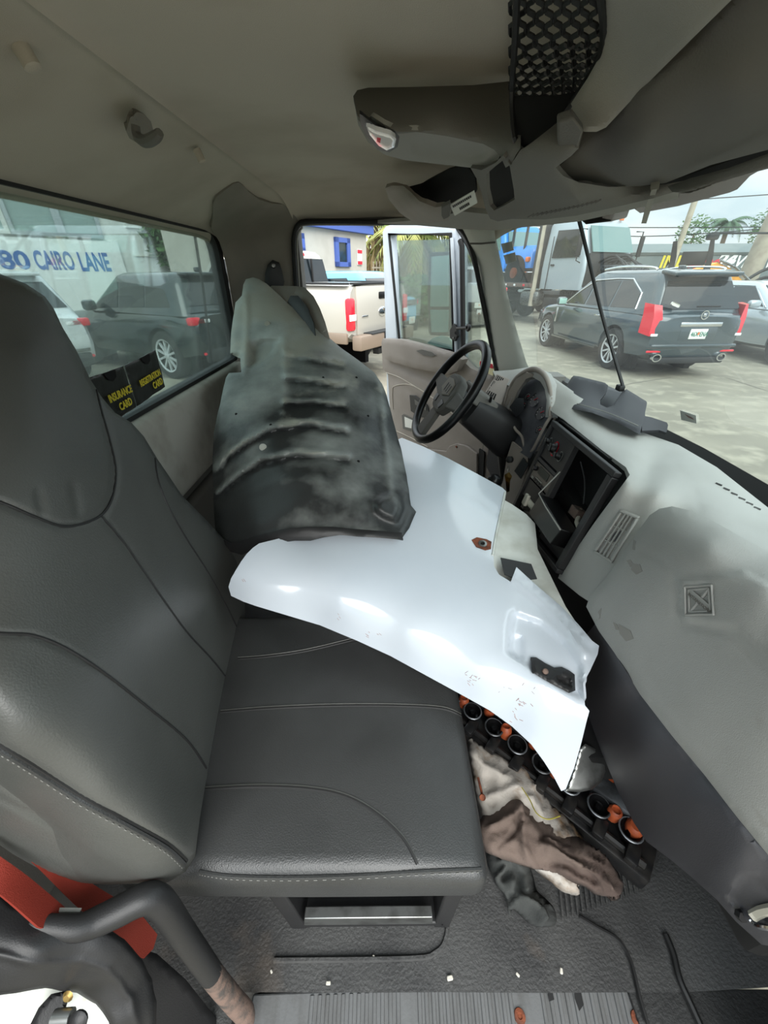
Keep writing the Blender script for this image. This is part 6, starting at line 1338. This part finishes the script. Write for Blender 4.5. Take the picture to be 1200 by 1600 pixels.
tp('headboard','bed_black',(0,-1.05,2.1),(2.45,.10,1.8),.02); tp('headboard_rail','bed_black',(0,-1.05,3.05),(2.5,.14,.08),.02)
for sd in (-1,1): tube([(sd*1.12,-1.0,.6),(sd*1.12,-1.05,3.5)], .09, 12).obj('exhaust_stack','pole',tt)
for k in range(9):
    for sd in (-1,1): tp('deck_light','taillight' if k % 3 == 0 else 'clear_lens',(sd*1.25,-1.4-.5*k,1.25),(.02,.10,.07),.01)
for (yy_, z) in ((-2.2,3.2),(-2.9,3.5),(-3.8,3.6)): tube([(.8,yy_,1.3),(.75,yy_,z)], .05, 6).obj('stake','bed_black',tt)
def junk_cab(name, label, x, y, z, rz, paint, s=1.0):
    t = thing(name, label, 'truck', (x, y, z), rz, local=True)
    loft([plan_ring(.98*s,-.8,.85,.35,.12), plan_ring(1.0*s,-.8,.85,1.0,.12), plan_ring(.92*s,-.75,.55,1.75,.14), plan_ring(.85*s,-.7,.45,1.85,.12)]).obj('cab', paint, t)
    loft([plan_ring(.92*s,.7,2.3,.45,.2), plan_ring(.90*s,.7,2.25,.9,.2), plan_ring(.75*s,.7,2.1,1.15,.25)]).obj('hood', paint, t)
    prism([(-.82*s,.88,1.08),(.82*s,.88,1.08),(.76*s,.62,1.66),(-.76*s,.62,1.66)], (0,.03,0)).obj('windshield','truck_glass',t)
    for sd in (-1,1):
        prism([(sd*1.0*s,-.4,1.05),(sd*1.0*s,.62,1.05),(sd*.95*s,.42,1.60),(sd*.95*s,-.38,1.62)], (sd*.012,0,0)).obj('door_window','truck_glass',t)
        box((sd*.88*s,2.12,.72),(.20,.16,.16),.04).obj('turn_signal','amber',t)
        lathe([(.52,-.02),(.52,.05),(.46,.06),(0,.02)], 24, Matrix.Translation((sd*.93*s,1.55,.35)) @ Matrix.Rotation(sd*PI/2,4,'Y')).obj('wheel_arch','arch',t)
        lathe([(0,.05),(.16,.05),(.18,.18),(0,.2)], 14, Matrix.Translation((sd*.85*s,1.55,.30)) @ Matrix.Rotation(sd*PI/2,4,'Y')).obj('hub','rust',t)
        box((sd*.7*s,.6,.16),(.25,2.6,.32),.03).obj('frame_rail','bumper_black',t)
    return t
fw = Vector((-math.sin(R(180+24)), math.cos(R(180+24)), 0)); rt = Vector((fw.y, -fw.x, 0))
bp = Vector((6.8,15.5,GZ))+fw*(-3.9)+rt*.0+Vector((0,0,1.33))
junk_cab('blue_truck_cab', 'bright blue truck cab loaded on the flatbed deck', bp.x, bp.y, bp.z, R(180+24), 'truck_blue')
junk_cab('white_truck_cab', 'white truck nose behind the windshield stickers beyond the blue cab', 6.3, 22.5, GZ+1.0, R(180+24), 'car_white', 1.1)
wtc = bpy.data.objects['white_truck_cab']
for sd in (-1,1):
    for yy_ in (1.5,-2.2): wheel(wtc, sd*.98, yy_, .5, sd, .28, 6, 'bumper_black').location.z = -1.0
box((0,-.6,-.35),(.9,6.0,.35),.03).obj('chassis','bumper_black',wtc); box((0,2.35,-.25),(2.2,.2,.4),.05).obj('front_bumper','bumper_black',wtc)
tp2 = Vector((7.0,15.2,GZ))
# ================================================================ yellow boom, dark frame, poles, long wall, palms
yb_ = thing('yellow_boom', 'rusty yellow loader boom leaning behind the slate crossover', 'machine', (11.25, 15.0, GZ), 0, local=True)
prism([(-1.0,0,1.70),(-.3,0,1.92),(.2,0,1.75),(1.0,0,1.25),(1.2,0,.9),(.9,0,.2),(.1,0,.2),(-.1,0,1.2),(-.9,0,1.6)], (0,.3,0)).obj('boom_arm','yellow_machine',yb_)
tube([(-.3,-.05,1.98),(.3,-.05,1.78),(1.3,-.05,1.2)], .035, 6).obj('hydraulic_pipe','steel',yb_); tube([(1.0,.2,1.4),(1.5,.1,1.75),(2.1,.0,1.7),(2.5,.1,1.2)], .05, 6, 4).obj('hose','black',yb_); tube([(1.2,.3,1.2),(1.7,.3,1.5),(2.4,.2,1.4)], .05, 6, 4).obj('hose','black',yb_)
box((2.0,.8,.7),(3.4,1.6,1.4),.2).obj('undercarriage','bumper_black',yb_)
dfm = thing('lift_frame', 'black twin-post frame standing up behind the crossover roof', 'frame', (8.95, 13.3, GZ), R(-36), local=True)
for x_ in (-.42,.46):
    prism([(x_-.13,0,0),(x_+.08,0,0),(x_+.04,0,1.6),(x_-.02,0,2.05),(x_-.12,0,2.42),(x_-.22,0,2.40),(x_-.14,0,1.9)], (0,.12,0)).obj('post','black',dfm)
box((.0,.05,1.98),(.62,.06,.34),.01).obj('dark_panel','black',dfm); box((0,.05,.5),(1.2,.5,.9),.05).obj('base','bumper_black',dfm)
wl2 = thing('yard_wall', 'long grey wall with painted lettering across the far side of the yard', 'wall', (25.0, 30.0, GZ), 0, local=True)
box((3,.3,1.4),(44,.6,2.8),0).obj('wall_panel','wall_grey',wl2)
prism([(-19,-.15,2.75),(25,-.15,2.85),(25,1.6,3.5),(-19,1.6,3.25)], (0,.1,-.15)).obj('roof_slope','wall_grey',wl2)
def wtx(s, u, sz, m, bold=.02, shear=.0):
    d = ray(u, 418); t = 30.0/d.y; p = CAMV+d*t
    text(s, sz, basis((p.x-25.0, -.03, p.z-GZ), (1,0,0), (0,0,1)), m, wl2, 'painted_lettering', .01, bold, shear=shear)
wtx('IMES', 1028, 1.0, 'yellow_ink', .03, .1); wtx('Stereo', 1060, .95, 'red_ink', .03, .3); wtx('24', 1114, 1.15, 'white_mark', .05, .35); wtx('Visit', 1142, .95, 'white_mark', .02, .35); wtx('We', 1190, .95, 'white_mark', .02, .35)
sgn = lathe([(0,0),(.55,0),(.55,.06),(0,.06)], 20, Matrix.Translation((-9.2,-.03,1.5)) @ Matrix.Rotation(PI/2,4,'X')).obj('round_sign','wall_white',wl2); box((-9.4,-.11,1.5),(.5,.02,.8),.1).obj('sign_mark','leaf',sgn)
def pole(name, label, u, v, y, r, h, cross=None, lean=0, m='pole'):
    p = PX(u, v, y=y); o = thing(name, label, 'pole', (p.x, p.y, GZ), 0, 'utility poles', local=True)
    tube([(0,0,0),(lean*h,0,h)], [r, r*.7], 12).obj('shaft', m, o)
    for z in cross or (): box((lean*z,-.1,z),(1.6,.12,.10),.02).obj('cross_arm','wire',o)
    return o
o_ = pole('concrete_pole', 'thick pale concrete pole at the right edge of the windshield', 1166, 430, 16.0, .32, 9.0, lean=.06)
box((-1.0,-.3,2.75),(2.0,.05,.06),.02).obj('bracket_arm','wire',o_); box((-1.9,-.3,2.65),(.35,.2,.18),.05).obj('floodlight','wire',o_)
pole('thin_pole', 'thin pale pole standing to the left of the palm', 1058, 385, 26, .16, 14.0, lean=.03)
pole('leaning_pole', 'slim pole above the stripped truck cab roof', 957, 380, 24, .16, 14.0, lean=.03)
for i, (u, h) in enumerate(((885,9.0),(868,7.5),(858,8.0),(893,8.0))):
    pole('far_pole', ('tallest', 'second from the left', 'leftmost', 'rightmost')[i]+' of the distant mast tops over the flatbed headboard', u, 372, 30, .12, h, lean=.10)
for i, (v0, v1) in enumerate(((352,354),(366,352),(312,300))):
    o = tube([PX(790,v0-14*(i==1),y=26), PX(1000,v0,y=26)+Vector((0,0,-.1)), PX(1260,v1,y=26)], .022, 4, 6).obj('power_line','wire'); rebase(o); tag(o, ('lower','middle','upper')[i]+' overhead power line crossing the sky behind the palm', 'cable', 'power lines')
def frond(L, droop, n=9, lw=.32):
    b = MB(); sp = [Vector((L*t*(1-.25*droop*t), 0, L*(.45*t-droop*t*t))) for t in np.linspace(0,1,n)]
    for k in range(1, n):
        for q in (0, .5):
            p = sp[k-1].lerp(sp[k], q+.25); f = math.sin(PI*min(1, (k+q)/n)*.92+.15)
            d = (sp[k]-sp[k-1]).normalized()
            for sd in (-1,1):
                tip = p+d*.30*L*f*.5+Vector((0, sd*lw*L*f*.55, -.16*L*f))
                b.add([p-d*.03*L, p+d*.035*L, tip], [(0,1,2)])
    return join(b, tube(sp, [.03*L/2,.006*L/2], 4))
def palm(name, label, u, v, y, h, L, n=18, leafm='palm_leaf', trunk=True, seed=1, droop=(.55,1.1), skirt=0):
    p = PX(u, v, y=y); top = p.z-GZ; o = thing(name, label, 'palm tree', (p.x, p.y, GZ), 0, local=True); rng = random.Random(seed)
    tube([(0,0,0),(.1,0,top*.5),(0,0,top)], [.24,.17,.15], 8, 3).obj('trunk','bark',o)
    for k in range(n):
        a = 2*PI*k/n+rng.uniform(-.15,.15); f = frond(L*rng.uniform(.8,1.1), rng.uniform(*droop))
        f.xf(Matrix.Translation((0,0,top)) @ Matrix.Rotation(a,4,'Z') @ Matrix.Rotation(-rng.uniform(-.1,.6),4,'Y')).obj('frond', leafm, o)
    for k in range(skirt):
        a = rng.uniform(0,6.28); z = top*rng.uniform(.55,.98); r = rng.uniform(.25,.7)
        tube([(.2*math.cos(a),.2*math.sin(a),z), (r*math.cos(a),r*math.sin(a),z-.5), (r*1.05*math.cos(a),r*1.05*math.sin(a),z-1.5)], [.05,.10,.03], 5).obj('dead_frond','thatch',o)
    return o
palm('sky_palm', 'green palm tree against the sky right of the thin pole', 1138, 352, 36, 6, 1.7, 22, seed=3)
palm('shaggy_palm', 'shaggy palm with dry hanging fronds behind the open door window', 648, 372, 17, 4, 2.4, 18, 'leaf_pale', seed=5, droop=(.9,1.6), skirt=30)
palm('door_palm', 'pale palm crown above the office roof end', 585, 350, 20, 4, 2.6, 16, 'leaf_pale', seed=8, droop=(.9,1.6), skirt=24)
palm('second_shaggy_palm', 'second dry palm behind the door mirror', 690, 385, 19, 4, 2.4, 16, 'leaf_pale', seed=11, droop=(.9,1.6), skirt=24)
def bush(name, label, c, rx, ry, rz_, n, m, seed, cat='bush', trunk=None, lf=.12):
    rng = random.Random(seed); o = thing(name, label, cat, (c[0], c[1], GZ), 0, local=True); b = MB()
    for k in range(n):
        d = Vector((rng.gauss(0,1), rng.gauss(0,1), rng.gauss(0,1))).normalized()*rng.uniform(.55,1.0)
        p = Vector((d.x*rx, d.y*ry, c[2]-GZ+d.z*rz_)); 
        if p.z < .03: p.z = rng.uniform(.03,.3)
        q = Vector((rng.uniform(-1,1), rng.uniform(-1,1), rng.uniform(-.6,.6))).normalized(); s = q.orthogonal().normalized(); l = lf*rng.uniform(.7,1.4)
        b.add([p-q*l, p+s*l*.4, p+q*l, p-s*l*.4], [(0,1,2,3)])
    b.obj('foliage', m, o, smooth=False)
    tube([(0,0,0),(.05,0,max(.2,(c[2]-GZ)))], [.09,.05], 6).obj('trunk','bark',o)
    return o
bush('green_shrub', 'leafy green shrub behind the driver door window', (1.05,15.4,.55), .85,.8,.8, 900, 'leaf', 4)
bush('yard_shrub', 'lower shrub standing behind the leafy green one', (1.0,18.4,.30), .6,.6,.6, 600, 'leaf', 14)
bush('low_tree_clump', 'small tree tops over the grey wall left of the thin pole', (21.6,33,3.7), 1.2,1,1.1, 600, 'leaf', 6, 'tree')
bush('wall_tree_clump', 'small tree top behind the black twin-post frame', (26.5,33,4.0), 1.1,1,1.2, 500, 'leaf', 16, 'tree')
bush('corner_tree', 'green tree outside the rear window above the black crossover', (-6.3,15.8,2.35), 1.7,1.2,1.15, 3800, 'leaf', 9, 'tree', lf=.16)
# ================================================================ buildings
def wallpt(A, d, u, v):                             # photo pixel on an upright wall -> (distance along it, height)
    n = Vector((-d.y, d.x, 0)); r = ray(u, v); t = (Vector(A)-CAMV).dot(n)/r.dot(n); p = CAMV+r*t
    return (p-Vector(A)).dot(d), p.z-GZ
d6 = Vector((.5,.866,0)); A6 = Vector((-.58,15.2,GZ))
ob = thing('site_office', 'cream site office with blue fascia and a blue framed window', 'building', A6, R(60), local=True)
zt6 = wallpt(A6, d6, 576, 366)[1]
box((-3.1,.75,zt6/2),(6.2,1.5,zt6)).obj('wall','wall_cream',ob); bevel(box((-3.0,.7,zt6+.10),(6.5,1.7,.24)).obj('fascia','blue_trim',ob), .01); box((-3.0,.7,zt6+.26),(6.6,1.8,.08)).obj('roof','yard_glass',ob)
def owin(pl):
    (x0, z1), (x1, z0) = (wallpt(A6, d6, *p) for p in pl); x0, x1 = sorted((x0, x1)); wd = x1-x0; x = (x0+x1)/2
    f = join(box((x,-.03,z1-.06),(wd,.08,.12)), box((x,-.03,z0+.06),(wd,.08,.12)), box((x0+.08,-.03,(z0+z1)/2),(.16,.08,z1-z0)), box((x1-.08,-.03,(z0+z1)/2),(.16,.08,z1-z0))).obj('window','blue_trim',ob)
    box((x,-.02,(z0+z1)/2),(wd-.2,.02,z1-z0-.1)).obj('pane','dark_glass',f)
owin(((521,370),(546,417))); owin(((450,362),(475,396)))
x_, z_ = wallpt(A6, d6, 561, 402)
ns = box((x_,-.02,z_),(.26,.02,.42)).obj('notice_board','sign_white',ob); box((x_,-.035,z_+.15),(.25,.01,.09)).obj('notice_band','red_ink',ns); box((x_,-.035,z_-.15),(.25,.01,.09)).obj('notice_band','red_ink',ns)
fe = thing('iron_fence', 'pale iron bar fence to the right of the site office', 'fence', (-.4, 17.2, GZ), 0, local=True)
for k in range(22): box((.12*k,0,1.0),(.03,.03,2.0)).obj('bar','pole',fe)
for z in (.3,1.8): box((1.3,0,z),(2.7,.04,.05)).obj('rail','pole',fe)
wb_ = thing('block_wall', 'low stained concrete block wall behind the shrubs', 'wall', (.9, 21, GZ), 0, local=True); box((0,0,.6),(4.4,.3,1.2),.02).obj('wall_body','pole',wb_)
# building with the painted address behind the rear window
d = Vector((.68,.733,0)).normalized(); A0 = Vector((-10.3,13.0,GZ)); rzb = math.atan2(d.y, d.x)
cbd = thing('address_building', 'white building with blue painted street address outside the rear window', 'building', A0, rzb, local=True)   # local x runs along the wall, -y faces us
box((-1.25,1.0,2.6),(14.5,2.0,5.2)).obj('wall','wall_white',cbd)
x_, z_ = wallpt(A0, d, 182, 378)
pn = box((x_-5,-.04,z_/2),(10,.08,z_)).obj('sign_panel','sign_white',cbd)
def wtext(st, u0, u1, vt0, vb0):                    # painted word between two photo columns
    s0, z0 = wallpt(A0, d, u0, vb0); s1, _ = wallpt(A0, d, u1, vb0); _, z1 = wallpt(A0, d, u0, vt0)
    o = text(st, 1.0, Matrix(), 'blue_paint', pn, 'painted_lettering', .004, .03)
    co = np.empty(len(o.data.vertices)*3); o.data.vertices.foreach_get('co', co); co = co.reshape(-1,3); lo_, hi_ = co.min(0), co.max(0)
    o.data.transform(Matrix(((( s1-s0)/(hi_[0]-lo_[0]),0,0,s0-lo_[0]*(s1-s0)/(hi_[0]-lo_[0])),(0,0,-1,-.085),(0,(z1-z0)/(hi_[1]-lo_[1]),0,z0-lo_[1]*(z1-z0)/(hi_[1]-lo_[1])),(0,0,0,1))))
wtext('180', -14, 51, 390, 421); wtext('CAIRO', 59, 119, 391, 422); wtext('LANE', 128, 174, 394, 424)
zw = wallpt(A0, d, 80, 366)[1]
for (u0, u1) in ((-60,2),(10,84),(90,148)):
    x0 = wallpt(A0, d, u0, 340)[0]; x1 = wallpt(A0, d, u1, 340)[0]
    f = join(box(((x0+x1)/2,-.05,zw),(x1-x0+.1,.1,.1)), box((x0,-.05,zw+.95),(.1,.1,1.8)), box((x1,-.05,zw+.95),(.1,.1,1.8))).obj('shop_window','car_silver' if u0 > 5 else 'wall_white',cbd)
    box(((x0+x1)/2,-.02,zw+.9),(x1-x0,.02,1.7)).obj('pane','yard_glass',f)
box((4.2,-.03,3.4),(2.3,.06,.8)).obj('dark_window','dark_glass',cbd); box((4.2,-.04,2.9),(2.4,.08,.08)).obj('window_sill','wall_white',cbd)
for k in range(5): box((4.5,-.02,.3+.45*k),(3.0,.03,.015)).obj('block_joint','pole',cbd)
# painted side wall further right
swl = thing('plank_wall', 'pale wall behind the tree outside the rear window', 'wall', (-9.0, 22.5, GZ), R(10), local=True); box((3,.2,2.2),(12,.4,4.4)).obj('wall_body','wall_white',swl)
